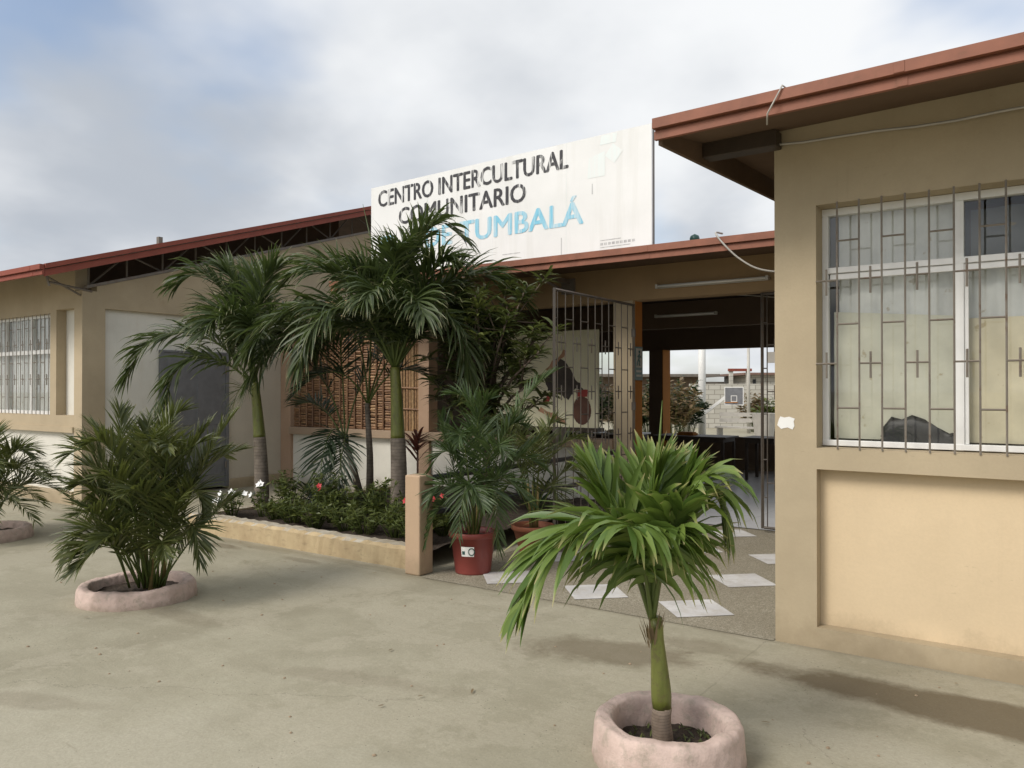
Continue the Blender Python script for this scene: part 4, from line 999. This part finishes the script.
# --- tall palms in the bed
def tall_palm(base, trunk_pts, shaft_pts, label, rt, rs):
    t = thing('palm_tree', base, label, 'palm', 'tall palms in the flower bed')
    def cr(p, n):
        p = [Vector(q) for q in p]; o = []
        for i in range(len(p) - 1):
            p0, p1, p2, p3 = p[max(0, i - 1)], p[i], p[i + 1], p[min(len(p) - 1, i + 2)]
            for k in range(n):
                s = k / n; o.append(.5 * ((2 * p1) + (p2 - p0) * s + (2 * p0 - 5 * p1 + 4 * p2 - p3) * s * s + (3 * p1 - p0 - 3 * p2 + p3) * s ** 3))
        return o + [p[-1]]
    tp_ = cr(trunk_pts, 6); m = MB(); m.tube(tp_, [rt[0] + (rt[1] - rt[0]) * (i / (len(tp_) - 1)) ** .6 for i in range(len(tp_))], 16); m.build('trunk', 'trunk', t, smooth=True)
    s_ = cr(shaft_pts, 6); m = MB(); m.tube(s_, [rs[0] + (rs[1] - rs[0]) * (i / (len(s_) - 1)) for i in range(len(s_))], 16); m.build('crownshaft', 'shaft', t, smooth=True)
    return t
FP = dict(mat='leaf_palm', ln=.58, wd=.031, r=.017, seg=5, n=76, jit=.15, droop=1.9, vee=22, a0=58, a1=24, pet=.16, td=1.3, vj=2.4, tipl=.6)
P1 = (-8.0, 6.12, .15); I = img(P1, 264, 506, 82)
t1 = tall_palm(P1, [I(264, 508), I(264, 470), I(262, 434)], [I(262, 434), I(260, 410), I(257, 380)], 'leaning palm tree with dark trunk at the left end of the flower bed', (.105, .072), (.075, .05))
c1 = I(256, 382)
for k, (a, b_, kw) in enumerate([
    ([I(226, 343, -.1), I(190, 331, -.2), I(158, 343, -.25)], I(141, 376, -.3), dict(droop=1.5, vee=12, n=86, ln=.52)), ([I(236, 362, -.2), I(208, 356, -.35), I(190, 376, -.45)], I(183, 408, -.5), dict(droop=1.6, vee=8, ln=.50)), ([I(244, 330, 0), I(226, 290, 0), I(203, 271, -.05)], I(181, 284, -.1), dict(vee=20, n=84, ln=.50)),
    (I(250, 310, .2), I(240, 262, .5), dict(vee=35)), (I(262, 305, -.1), I(285, 268, -.2), dict(vee=30)), (I(275, 320, .2), I(305, 310, .6), dict()),
    (I(283, 325, .0), I(318, 345, -.1), dict(droop=1.5, vee=12)), (I(248, 320, -.35), I(232, 335, -.8), dict(droop=1.4)), (I(240, 320, .4), I(215, 330, .9), dict()), (I(230, 320, .1), I(195, 318, .3), dict(vee=25)),
    (I(265, 330, -.3), I(275, 350, -.7), dict(droop=1.5, vee=10)), (I(245, 305, .1), I(222, 268, .1), dict(vee=30))]):
    frond(c1, a, b_, seed=300 + k, parent=t1, **{**FP, **kw})
frond(I(258, 400), I(250, 385, -.2), I(243, 410, -.3), seed=340, parent=t1, **{**FP, 'mat': 'leaf_areca', 'n': 20, 'ln': .28, 'wd': .012, 'r': .007})
P2 = (-6.28, 6.7, .15); I = img(P2, 398, 505, 86)
t2 = tall_palm(P2, [I(398, 508), I(398, 460), I(397, 428)], [I(397, 428), I(396, 395), I(394, 358)], 'tallest palm tree, straight ringed trunk and green crownshaft, in front of the white sign', (.105, .085), (.083, .055))
c2 = I(394, 360)
for k, (a, b_, kw) in enumerate([
    ([I(402, 290, 0), I(414, 238, 0), I(436, 214, -.05)], I(464, 234, -.1), dict(vee=20, n=90, ln=.48)), ([I(400, 290, .1), I(410, 245, .1)], I(428, 216, .15), dict(vee=25, n=84)), ([I(372, 300, 0), I(346, 264, 0), I(316, 253, -.05)], I(287, 274, -.1), dict(droop=1.0, vee=18, n=90, ln=.48)), ([I(400, 290, -.1), I(412, 250, -.2)], I(428, 226, -.3), dict(vee=25, n=60)),
    ([I(366, 308, -.1), I(325, 298, -.25), I(285, 312, -.35)], I(258, 345, -.4), dict(droop=1.6, vee=6, n=90)), ([I(372, 312, -.25), I(345, 304, -.5), I(326, 325, -.7)], I(317, 362, -.8), dict(droop=1.8, vee=4, n=84)), ([I(418, 312, -.2), I(446, 308, -.35), I(464, 330, -.45)], I(470, 368, -.5), dict(droop=1.8, vee=4, n=86)),
    ([I(425, 295, 0), I(462, 266, .05), I(495, 268, .1)], I(520, 292, .1), dict(droop=1.3, vee=18, n=88)), (I(392, 290, .2), I(384, 258, .4), dict(vee=30)), (I(368, 280, .3), I(330, 270, .8), dict()),
    ([I(360, 318, .0), I(312, 318, -.1), I(275, 340, -.15)], I(256, 372, -.2), dict(droop=1.9, vee=5, n=86)), ([I(425, 318, .1), I(458, 300, .1), I(490, 318, .1)], I(508, 350, .1), dict(droop=1.9, vee=8, n=84)),
    (I(412, 300, -.4), I(432, 315, -.95), dict(droop=1.6, vee=8)), (I(388, 295, -.4), I(380, 300, -1.0), dict(droop=1.6, vee=8)), (I(420, 290, .5), I(450, 300, 1.0), dict()), (I(350, 315, .3), I(300, 345, .6), dict(droop=1.3)),
    (I(378, 290, -.1), I(358, 262, -.1), dict(vee=25)), (I(362, 285, -.2), I(318, 270, -.4), dict(vee=20)), (I(440, 305, .1), I(482, 340, .0), dict(droop=1.4)), (I(425, 275, -.1), I(452, 258, -.3), dict(vee=25)), (I(395, 280, -.2), I(402, 250, -.5), dict(vee=30, droop=1.2))]):
    frond(c2, a, b_, seed=400 + k, parent=t2, **{**FP, **kw})
m = MB(); m.tube([c2, I(384, 300), I(372, 240), I(362, 196)], [.018, .015, .010, .002], 6, (.7, 0, .3)); m.build('spear_leaf', 'leaf_palm', t2, vcol=True, smooth=True)
# --- thin stemmed clump palm between them
P3 = (-7.06, 6.98, .15); I = img(P3, 368, 502, 81)
fl = [(I(345, 440), I(325, 370, .0), I(283, 345, .0)), (I(345, 440), I(340, 350, .1), I(330, 310, .3)), (I(345, 440), I(360, 370, .1), I(395, 330, .2)), (I(368, 400), I(355, 320, .1), I(320, 320, .2)),
      (I(368, 400), I(372, 310, .0), I(365, 290, .3)), (I(368, 400), I(395, 340, .0), I(425, 330, .1)), (I(368, 400), I(400, 360, -.2), I(440, 380, -.3)), (I(348, 440), I(335, 418, -.4), I(330, 505, -.7)),
      (I(348, 440), I(352, 425, -.4), I(348, 500, -.8)), (I(368, 400), I(340, 360, -.2), I(300, 390, -.3)), (I(368, 400), I(380, 340, .4), I(390, 320, .9)), (I(345, 440), I(320, 400, .2), I(290, 400, .4))]
clump_palm(P3, 'thin stemmed clump palm with dark fronds in front of the bamboo screen', [[I(370, 497), I(370, 450), I(367, 398)], [I(362, 497), I(354, 465), I(344, 432)]], fl, 'leaf_dark', 1,
           dict(sr=.05, n=36, ln=.42, wd=.024, a0=60, a1=20, vee=20, droop=.55, pet=.35, r=.013, seg=3, jit=.12, bend=.6), canes='trunk', group=None, seed=500)

# --- pots
def pot(base, r0, r1, h, label, mat, sticker=False):
    t = thing('plant_pot', base, label, 'pot', 'plant pots by the railing')
    m = MB(); m.lathe([(.001, .0), (r0, .0), (r0 * 1.01, .012), (r1 * .97, h - .05), (r1 * 1.0, h - .05), (r1 * 1.07, h - .04), (r1 * 1.08, h - .005), (r1 * 1.06, h), (r1 * .97, h), (r1 * .95, h - .05), (r1 * .93, h - .06)], 40, base)
    m.build('body', mat, t, smooth=True)
    m = MB(); m.lathe([(.001, h - .05), (r1 * .95, h - .055)], 24, base); m.build('soil', 'soil', t)
    if sticker:
        lb = MB(); v = []; n = 10
        for j in range(2):
            for i in range(n + 1):
                th = R(35) - math.pi / 2 - .52 + .62 * i / n; z = .165 + .085 * j; rr = r0 + (r1 * .97 - r0) * z / (h - .05) + .004
                v.append((base[0] + rr * math.cos(th), base[1] + rr * math.sin(th), base[2] + z))
        lb.add(v, [(i, i + 1, n + 2 + i, n + 1 + i) for i in range(n)]); s_ = lb.build('sticker', 'white', t)
        lb = MB()
        for th_, z, sz in ((-.02, .207, .030), (-.43, .19, .012)):
            for i in range(14):
                if sz > .02:
                    a = i / 14 * 6.283; th = R(35) - math.pi / 2 + th_ + sz * .9 * math.cos(a) / r1; zz_ = z + sz * math.sin(a); q = .005
                else:
                    if i > 3: break
                    th = R(35) - math.pi / 2 + th_ + (i % 2) * .05; zz_ = z + (i // 2) * .014; q = .008
                rr = r0 + (r1 * .97 - r0) * zz_ / (h - .05) + .0055
                tx = Vector((-math.sin(th), math.cos(th), 0)); c = Vector((base[0] + rr * math.cos(th), base[1] + rr * math.sin(th), base[2] + zz_))
                lb.add([c - tx * q - UZ * q, c + tx * q - UZ * q, c + tx * q + UZ * q, c - tx * q + UZ * q], [(0, 1, 2, 3)])
        lb.build('printed_mark', 'green_sign', s_)
    return t
Q1 = (-4.27, 5.5, .004); Q2 = (-4.30, 6.50, .004)
pot(Q1, .155, .20, .36, 'red plastic plant pot with a torn white sticker beside the pink post', 'red_pot', True)
pot(Q2, .13, .20, .27, 'terracotta plant pot behind the red one, half hidden by palm leaves', 'terracotta')
I = img(Q1, 473, 572, 113.7)
fl = [(I(470, 535), I(455, 450, 0), I(430, 470, 0)), (I(470, 535), I(445, 500, -.1), I(428, 540, -.15)), (I(475, 535), I(480, 420, .1), I(450, 395, .1)), (I(478, 535), I(510, 420, .1), I(556, 372, .2)),
      (I(478, 535), I(505, 460, 0), I(545, 470, .0)), (I(475, 535), I(490, 470, -.2), I(500, 545, -.3)), (I(472, 535), I(470, 470, -.2), I(460, 530, -.3)), (I(472, 535), I(450, 460, .1), I(440, 420, .1)),
      (I(478, 535), I(500, 440, .0), I(520, 425, .0)), (I(475, 535), I(475, 430, .0), I(490, 400, -.1)), (I(475, 535), I(465, 440, -.1), I(462, 440, -.4)), (I(478, 535), I(495, 470, -.2), I(530, 500, -.3)),
      (I(472, 535), I(450, 480, -.1), I(432, 500, -.2)), (I(475, 535), I(490, 450, -.2), I(505, 450, -.5)), (I(475, 535), I(480, 440, .2), I(485, 430, .5)), (I(475, 535), I(460, 440, .2), I(445, 450, .5)), (I(476, 535), I(500, 480, .0), I(540, 440, .1)), (I(473, 535), I(468, 480, -.2), I(485, 500, -.45))]
clump_palm(Q1[:2] + (.3,), 'blue green feathery palm growing in the red plastic pot', [[I(470 + 3 * i, 540), I(466 + 6 * i, 500)] for i in range(3)], fl, 'leaf_pot', 1,
           dict(sr=.016, n=38, ln=.28, wd=.018, a0=62, a1=22, vee=22, droop=.55, pet=.28, r=.007, seg=3, jit=.12, bend=.7), name='potted_palm', seed=600)
I = img(Q2, 535, 558, 101)
fl = [(I(535, 530), I(520, 460, 0), I(490, 440, 0)), (I(535, 530), I(545, 440, 0), I(560, 430, .1)), (I(538, 530), I(565, 470, 0), I(585, 490, 0)), (I(535, 530), I(525, 440, .1), I(515, 420, .2)),
      (I(535, 530), I(550, 480, -.2), I(560, 510, -.4)), (I(535, 530), I(515, 480, -.1), I(500, 510, -.2)), (I(535, 530), I(555, 450, .1), I(590, 450, .2)), (I(535, 530), I(535, 450, -.1), I(530, 450, -.3)), (I(535, 530), I(520, 450, .1), I(500, 430, .3)), (I(535, 530), I(545, 450, .1), I(550, 450, .4))]
clump_palm(Q2[:2] + (.25,), 'dark feathery palm in the terracotta pot behind the railing end', [[I(533 + 3 * i, 535), I(530 + 5 * i, 490)] for i in range(3)], fl, 'leaf_areca', 1,
           dict(sr=.016, n=34, ln=.28, wd=.018, a0=62, a1=22, vee=22, droop=.5, pet=.28, r=.007, seg=3, jit=.12, bend=.5), name='potted_palm', seed=650)
m = MB(); m.lathe([(.001, 0), (.055, .004), (.072, .03), (.06, .055), (.03, .07), (.001, .073)], 16, (-4.05, 6.25, .304), .06, 3)
m.v = [(x, y, z - .30) for x, y, z in m.v]
tag(m.build('stone', 'post', base=(-4.05, 6.25, .004), smooth=True), 'pale rounded stone on the paving beside the terracotta pot', 'stone')

# --- broad leaved tree beside the railing
def leafy_tree(base, label):
    t = thing('leafy_tree', base, label, 'tree'); rnd = random.Random(31)
    B_ = Vector(base); tr_ = MB(); cr_ = MB(); tips = []
    top = B_ + Vector((.05, -.05, 1.35)); tr_.tube([B_, B_ + Vector((.03, .02, .7)), top], [.05, .042, .034], 8)
    for i in range(26):
        az = i * 2.4 + rnd.uniform(-.4, .4); k = i / 25
        e = top + Vector((math.cos(az) * rnd.uniform(.25, .92), math.sin(az) * rnd.uniform(.2, .42), -.25 + 1.95 * k * rnd.uniform(.75, 1.0)))
        s = B_.lerp(top, .55 + .45 * k); mid = s.lerp(e, .5) + Vector((0, 0, .10))
        tr_.tube([s, mid, e], [.022, .015, .008], 6); tips.append((e, (e - mid).normalized()))
        for q in range(4):
            e2 = mid.lerp(e, rnd.uniform(.2, .9)) + Vector((rnd.gauss(0, .22), rnd.gauss(0, .18), rnd.gauss(.05, .16)))
            tr_.tube([mid.lerp(e, .3), e2], [.010, .005], 5); tips.append((e2, (e2 - mid).normalized()))
    for p, d in tips:
        for ring_ in range(2):
            nL = rnd.randint(9, 14); young = rnd.random() < .25
            for i in range(nL):
                az = 6.283 * i / nL + rnd.uniform(-.3, .3); dd = Vector((math.cos(az), math.sin(az), rnd.uniform(-.35, .45))) + d * .5
                leaf(cr_, p - d * rnd.uniform(0, .12) * (1 + ring_), dd, UZ + Vector((rnd.gauss(0, .3), rnd.gauss(0, .3), 0)), rnd.uniform(.14, .27), rnd.uniform(.03, .05), rnd.uniform(.6, 1.5), min(1, rnd.random() * .7 + (.5 if young else 0)), 3, .2, .45)
    tr_.build('trunk', 'bark', t, smooth=True); cr_.build('crown', 'leaf_mango', t, vcol=True, smooth=True)
leafy_tree((-5.55, 7.35, .15), 'broad leaved young tree with drooping narrow leaves beside the hall entrance')

# --- low plants of the bed
def shrub(base, rx, ry, h, n, ll, lwid, mat, label, seed, flowers=None, nf=0, fsize=.02, name='shrub', cat='plant', group=None):
    t = thing(name, base, label, cat, group); rnd = random.Random(seed); m = MB(); B_ = Vector(base); st_ = MB(); tops = []
    for s in range(max(6, n // 14)):
        a = rnd.uniform(0, 6.283); r_ = math.sqrt(rnd.random()); e = B_ + Vector((rx * r_ * math.cos(a), ry * r_ * math.sin(a), h * (1 - .45 * r_ * r_) * rnd.uniform(.7, 1.1)))
        b0 = B_ + (e - B_) * .2; b0.z = B_.z - .02; st_.tube([b0, b0.lerp(e, .55) + UZ * h * .1, e], [.006, .005, .003], 4, (.3, 0, 1)); tops.append(e)
        for i in range(14):
            u = rnd.uniform(.3, 1.02); p = b0.lerp(e, u) + UZ * (h * .1 * 4 * u * (1 - u)); az = rnd.uniform(0, 6.283)
            leaf(m, p, Vector((math.cos(az), math.sin(az), rnd.uniform(-.2, .8))), UZ + Vector((rnd.gauss(0, .4), rnd.gauss(0, .4), 0)), ll * rnd.uniform(.6, 1.25), lwid * rnd.uniform(.7, 1.2), rnd.uniform(.2, .9), rnd.random(), 2, .3, .45)
    k0 = len(m.v); m.add(st_.v, st_.f, st_.c)
    m.build('foliage', mat, t, vcol=True, smooth=True)
    if flowers:
        for q in range(nf):
            e = rnd.choice(tops) + Vector((rnd.uniform(-.03, .03), rnd.uniform(-.05, .01), rnd.uniform(0, .04))); f = MB()
            nrm = Vector((rnd.gauss(0, .4), -1 + rnd.gauss(0, .3), rnd.uniform(.3, 1))).normalized(); a_ = nrm.cross(UZ).normalized(); b_ = nrm.cross(a_)
            for i in range(5):
                th = i / 5 * 6.283; d = a_ * math.cos(th) + b_ * math.sin(th)
                leaf(f, e, d + nrm * .25, nrm, fsize, fsize * .9, 0, 0, 2, .3, .65, .1)
            f.build('flower', flowers, t, smooth=True)
    return t
rnd = random.Random(77)
GS = 'low green shrubs along the kerb'
GL = 'small leaved green shrub in the row of low shrubs behind the flower bed kerb'
xs_ = [-7.15, -6.75, -6.38, -6.0, -5.65, -5.3, -4.98]
for i, x in enumerate(xs_):
    shrub((x, 5.58 + rnd.uniform(-.05, .1), .16), .26, .2, rnd.uniform(.2, .40), 330, .075, .026, 'leaf_shrub', GL, 700 + i, group=GS)
for i, x in enumerate([-7.4, -6.9, -6.45, -5.9, -5.45, -5.05]):
    shrub((x, 6.12 + rnd.uniform(-.1, .1), .16), .30, .25, rnd.uniform(.3, .58), 340, .09, .030, 'leaf_shrub', GL, 720 + i, group=GS)
shrub((-7.72, 5.52, .16), .25, .18, .28, 220, .06, .03, 'leaf_shrub', 'white flowering plant at the left end of the flower bed by the kerb', 741, 'petal_white', 9, .042, 'flowering_plant', 'flower')
shrub((-7.5, 5.75, .16), .18, .15, .36, 150, .06, .03, 'leaf_shrub', 'taller white flowering plant just behind the kerb beside the leaning palm', 742, 'petal_white', 6, .042, 'flowering_plant', 'flower')
shrub((-6.55, 5.9, .16), .22, .16, .42, 160, .07, .03, 'leaf_shrub', 'red flowering plant in the middle of the flower bed', 743, 'petal_red', 2, .035, 'flowering_plant', 'flower')
shrub((-5.25, 6.0, .16), .24, .2, .46, 200, .07, .03, 'leaf_shrub', 'red flowering plant near the pink post end of the flower bed', 744, 'petal_red', 3, .035, 'flowering_plant', 'flower')
shrub((-5.0, 5.6, .16), .16, .16, .50, 160, .08, .014, 'leaf_dry', 'dry brownish upright plant beside the pink railing post', 745, name='dry_plant')
def rosette(base, n, ln, wd, mat, label, seed, up=(.4, 1.4), droop=1.0, name='strap_plant', stem=0):
    t = thing(name, base, label, 'plant'); rnd = random.Random(seed); m = MB(); top = Vector(base) + UZ * stem
    if stem: m.tube([Vector(base), top], .012, 6, (.2, 0, 1))
    for i in range(n):
        az = i * 2.4; leaf(m, top - UZ * stem * .35 * rnd.random(), Vector((math.cos(az), math.sin(az), rnd.uniform(*up))), UZ, ln * rnd.uniform(.7, 1.15), wd, droop * rnd.uniform(.6, 1.3), rnd.random(), 6, .5, .4)
    m.build('foliage', mat, t, vcol=True, smooth=True)
rosette((-7.35, 6.5, .16), 26, .65, .05, 'leaf_dark', 'dark strap leaved plant below the bamboo screen', 1)
rosette((-6.6, 6.55, .16), 22, .5, .04, 'leaf_dark', 'dark strap leaved plant between the thin stems and the tallest palm', 2)
rosette((-5.85, 6.6, .16), 24, .6, .04, 'leaf_dark', 'dark strap leaved plant to the right of the tallest palm trunk', 3)
rosette((-6.44, 7.2, .16), 26, .34, .045, 'leaf_red', 'reddish leaved stem plant beside the tallest palm trunk', 4, stem=.85, name='red_cordyline')
rosette((-5.2, 7.9, .16), 24, .6, .05, 'leaf_dark', 'dark strap leaved plant behind the railing', 5)
for i, (x, y, hh, lb_) in enumerate([(-8.0, 7.2, 1.0, 'thin tall yellowing weed by the left wing wall'), (-7.5, 7.0, 1.1, 'thin tall green weed before the white dado wall')]):
    t = thing('tall_weed', (x, y, .15), lb_, 'plant'); m = MB(); rnd = random.Random(60 + i)
    for s in range(4):
        e = Vector((x + rnd.gauss(0, .1), y + rnd.gauss(0, .08), .15 + hh * rnd.uniform(.7, 1))); m.tube([(x, y, .15), e], [.007, .003], 4, (.6, 0, .6))
        for q in range(10):
            p = Vector((x, y, .15)).lerp(e, rnd.uniform(.25, 1)); az = rnd.uniform(0, 6.28); leaf(m, p, Vector((math.cos(az), math.sin(az), .6)), UZ, .14, .018, .5, rnd.random(), 3)
    m.build('foliage', 'leaf_shrub', t, vcol=True)

# ------------------------------------------------------------------ hall furniture
def table(x0, x1, y, label, top='white', z=.76, d=.7):
    t = thing('table', ((x0 + x1) / 2, y, .012), label, 'table', 'tables inside the hall')
    b = MB(); b.box(x0, x1, y - d / 2, y + d / 2, z - .03, z); b.build('tabletop', top, t, bevel=.004)
    b = MB(); b.box(x0 + .06, x1 - .06, y - d / 2 + .05, y + d / 2 - .05, z - .1, z - .03); b.build('apron', 'wood', t)
    for x in (x0 + .06, x1 - .1):
        for yy in (y - d / 2 + .05, y + d / 2 - .09): b = MB(); b.box(x, x + .045, yy, yy + .045, .012, z - .1); b.build('leg', 'wood', t)
table(-8.3, -6.7, 14.0, 'table with pale top and papers at the back left of the hall')
table(-6.3, -4.9, 13.9, 'dark table in the middle of the hall by the back opening', 'wood')
table(-4.7, -2.7, 14.1, 'long dark table at the back right of the hall', 'wood')
def paper_stack(x, y, mat, label):
    b = MB(); b.box(x, x + .32, y, y + .22, .762, .80); b.box(x + .03, x + .30, y + .02, y + .2, .8, .82); tag(b.build('paper_stack', mat, base=(x, y, .762)), label, 'papers')
paper_stack(-7.4, 13.8, 'canvas', 'stack of yellowish papers on the pale table in the hall')
paper_stack(-5.9, 13.75, 'orange', 'orange folders lying on the middle dark table of the hall')
paper_stack(-3.9, 13.9, 'white', 'stack of white papers on the long dark table')

# ------------------------------------------------------------------ beyond the hall
def wpt(px, t):  # a point seen through the back opening, t metres off
    k = (px - 512) / 790.0
    return (-math.sin(R(35)) + k * math.cos(R(35))) * t, (math.cos(R(35)) + k * math.sin(R(35))) * t
hp = thing('basketball_hoop', (-9.0, 25.0, 0), 'white basketball post with slanted arm and dark square backboard behind the hall', 'basketball hoop')
x, y = wpt(702, 26); b = MB(); b.tube([(x, y, 0), (x, y, 4.2)], .12, 12); b.build('post', 'white', hp, smooth=True)
x2, y2 = wpt(726, 25.2); b = MB(); b.prism_z([(x, y - .03), (x2, y2 - .03), (x2, y2 + .03), (x, y + .03)], 0, .12)
b.v = [(p[0], p[1], p[2] + .7 + (.62 * (p[0] - x) / (x2 - x))) for p in b.v]; b.build('arm', 'white', hp)
x3, y3 = wpt(734, 25); b = MB(); b.box(x3 - .30, x3 + .30, y3, y3 + .04, 1.12, 1.68); bo = b.build('backboard', 'door', hp)
b = MB()
for q in ((-.10, -.08, 1.22, 1.42), (.08, .10, 1.22, 1.42), (-.08, .08, 1.40, 1.42), (-.08, .08, 1.22, 1.24)): b.box(x3 + q[0], x3 + q[1], y3 - .006, y3 - .002, q[2], q[3])
for q in ((-.31, -.285, 1.11, 1.69), (.285, .31, 1.11, 1.69), (-.285, .285, 1.665, 1.69), (-.285, .285, 1.11, 1.135)): b.box(x3 + q[0], x3 + q[1], y3 - .006, y3 - .002, q[2], q[3])
b.build('white_line', 'white', bo)
b = MB(); b.tube([(x3 + .2 * math.cos(a * .524), y3 - .25 + .2 * math.sin(a * .524), 1.2) for a in range(13)], .012, 5); b.build('rim', 'orange', hp)
x, y = wpt(748.5, 29); b = MB(); b.tube([(x, y, 0), (x, y, 3.6)], [.07, .05], 8); tag(b.build('thin_post', 'tube', base=(x, y, 0), smooth=True), 'thin pale post standing right of the basketball backboard', 'post')
x0, y0 = wpt(690, 33); x1, y1 = wpt(800, 33)
def wallseg(mb, a, b2, z0, z1, th=.2):
    d = Vector((b2[0] - a[0], b2[1] - a[1], 0)).normalized(); n = Vector((-d.y, d.x, 0)) * th
    mb.prism_z([a, b2, (b2[0] + n.x, b2[1] + n.y), (a[0] + n.x, a[1] + n.y)], z0, z1)
b = MB(); wallseg(b, (x0, y0), (x1, y1), 0, 1.85); tag(b.build('block_wall', 'block', base=(x0, y0, 0)), 'whitewashed block wall behind the basketball hoop', 'wall')
hs = thing('far_house', (*wpt(765, 38), 0), 'pale block house with a dark doorway behind the block wall', 'house')
a, c_ = wpt(752, 38), wpt(815, 38); b = MB(); wallseg(b, a, c_, 0, 2.3, 5); b.build('wall', 'block', hs)
b = MB(); a, c_ = wpt(744, 37.6), wpt(820, 37.6); wallseg(b, a, c_, 2.31, 2.42, 5.5); b.build('roof', 'roof', hs)
b = MB(); a, c_ = wpt(753, 37.95), wpt(756, 37.95); wallseg(b, a, c_, 1.3, 2.1, .04); b.build('doorway', 'black', hs)
gf = thing('red_portal', (*wpt(740, 35), 0), 'unfinished portal of two block pillars with a red steel beam', 'portal')
for px in (730, 747):
    a, c_ = wpt(px, 35), wpt(px + 3.2, 35); b = MB(); wallseg(b, a, c_, 0, 2.42, .2); b.build('pillar', 'block', gf)
a, c_ = wpt(729, 34.95), wpt(752, 34.95); b = MB(); wallseg(b, a, c_, 2.42, 2.54, .2); b.build('beam', 'fascia_left', gf)
def far_house(px0, px1, t, h, label, th=6):
    a, c_ = wpt(px0, t), wpt(px1, t); o = thing('far_house', (*a, 0), label, 'house')
    b = MB(); wallseg(b, a, c_, 0, h, th); b.build('wall', 'dark_wall', o)
    a, c_ = wpt(px0 - 6, t - .6), wpt(px1 + 14, t - .6); b = MB(); wallseg(b, a, c_, h, h + .14, th + 1); b.build('roof', 'truss', o)
far_house(560, 706, 40, 2.25, 'low dark roofed house seen through the hall behind the brown bushes')
far_house(708, 735, 44, 1.9, 'low dark roofed shed seen just left of the red portal')
def bush(px, t, w_, h, mat, label, seed):
    x, y = wpt(px, t); shrub((x, y, 0), w_, w_ * .6, h, 900, .22, .10, mat, label, seed, name='bush', cat='bush', group='bushes beyond the hall')
bl = 'brownish bush beyond the back opening of the hall'
for i, (px, t, w_, h) in enumerate([(650, 25, .8, 1.9), (672, 24, 1.0, 2.1), (686, 25, .8, 2.0), (620, 26, 1.0, 2.0), (590, 26, 1.0, 2.2)]): bush(px, t, w_, h, 'leaf_dry' if i % 2 else 'leaf_dark', bl, 900 + i)
bush(755, 30, .7, 1.5, 'leaf_dry', 'dry bush standing against the far block wall right of the backboard', 930); bush(770, 24, .6, 1.3, 'leaf_shrub', 'green bush at the right edge of the view through the hall', 931)
pt = thing('cement_planter', (*wpt(763, 22), 0), 'grey cement planter under the green bush beyond the hall', 'planter')
x, y = wpt(764, 22); b = MB(); b.lathe([(.001, 0), (.22, 0), (.3, .7), (.33, .95), (.27, .95), (.25, .8)], 16, (x, y, 0)); b.build('body', 'cable', pt)
x, y = wpt(737, 24)
bn = thing('bench', (x, y, 0), 'low pale bench with a slatted back below the basketball board', 'bench')
b = MB(); b.box(x - .7, x + .7, y, y + .4, .42, .47); b.build('seat', 'cable', bn)
b = MB(); b.box(x - .7, x + .7, y + .4, y + .44, .6, .72); b.box(x - .7, x + .7, y + .4, y + .44, .78, .9); b.build('backrest', 'cable', bn)
for q in (-.65, .6): b = MB(); b.box(x + q, x + q + .05, y + .02, y + .44, 0, .9 if False else .42); b.build('leg', 'cable', bn)

# ------------------------------------------------------------------ litter on the concrete
m = MB(); rnd = random.Random(41)
for i in range(46):
    x, y = (rnd.uniform(-7.9, -4.9), rnd.uniform(4.6, 5.2)) if i < 18 else ((rnd.gauss(-1.4, .5), rnd.gauss(3.3, .45)) if i < 28 else (rnd.uniform(-7, 1), rnd.uniform(2.4, 5)))
    az = rnd.uniform(0, 6.283); leaf(m, (x, y, .012), Vector((math.cos(az), math.sin(az), rnd.uniform(0, .2))), UZ, rnd.uniform(.02, .07), rnd.uniform(.006, .016), .35, rnd.random(), 3)
m.v = [(x, y, max(z, .003)) for x, y, z in m.v]
tag(m.build('leaf_litter', 'leaf_dry', vcol=True), 'small dry leaf scraps scattered over the concrete yard', 'litter', kind='stuff')
m = MB(); rnd = random.Random(99)
for i in range(90):
    x, y = rnd.uniform(-8, 1), rnd.uniform(1.8, 5.0); s = rnd.uniform(.004, .011); a = rnd.uniform(0, 3)
    m.lathe([(.001, 0), (s, .001), (s * .7, s * .6), (.001, s * .8)], 5, (x, y, .0005), .1, i)
tag(m.build('gravel_crumbs', 'ledge'), 'scattered crumbs of gravel on the concrete yard', 'gravel', kind='stuff')
bpy.context.view_layer.update()
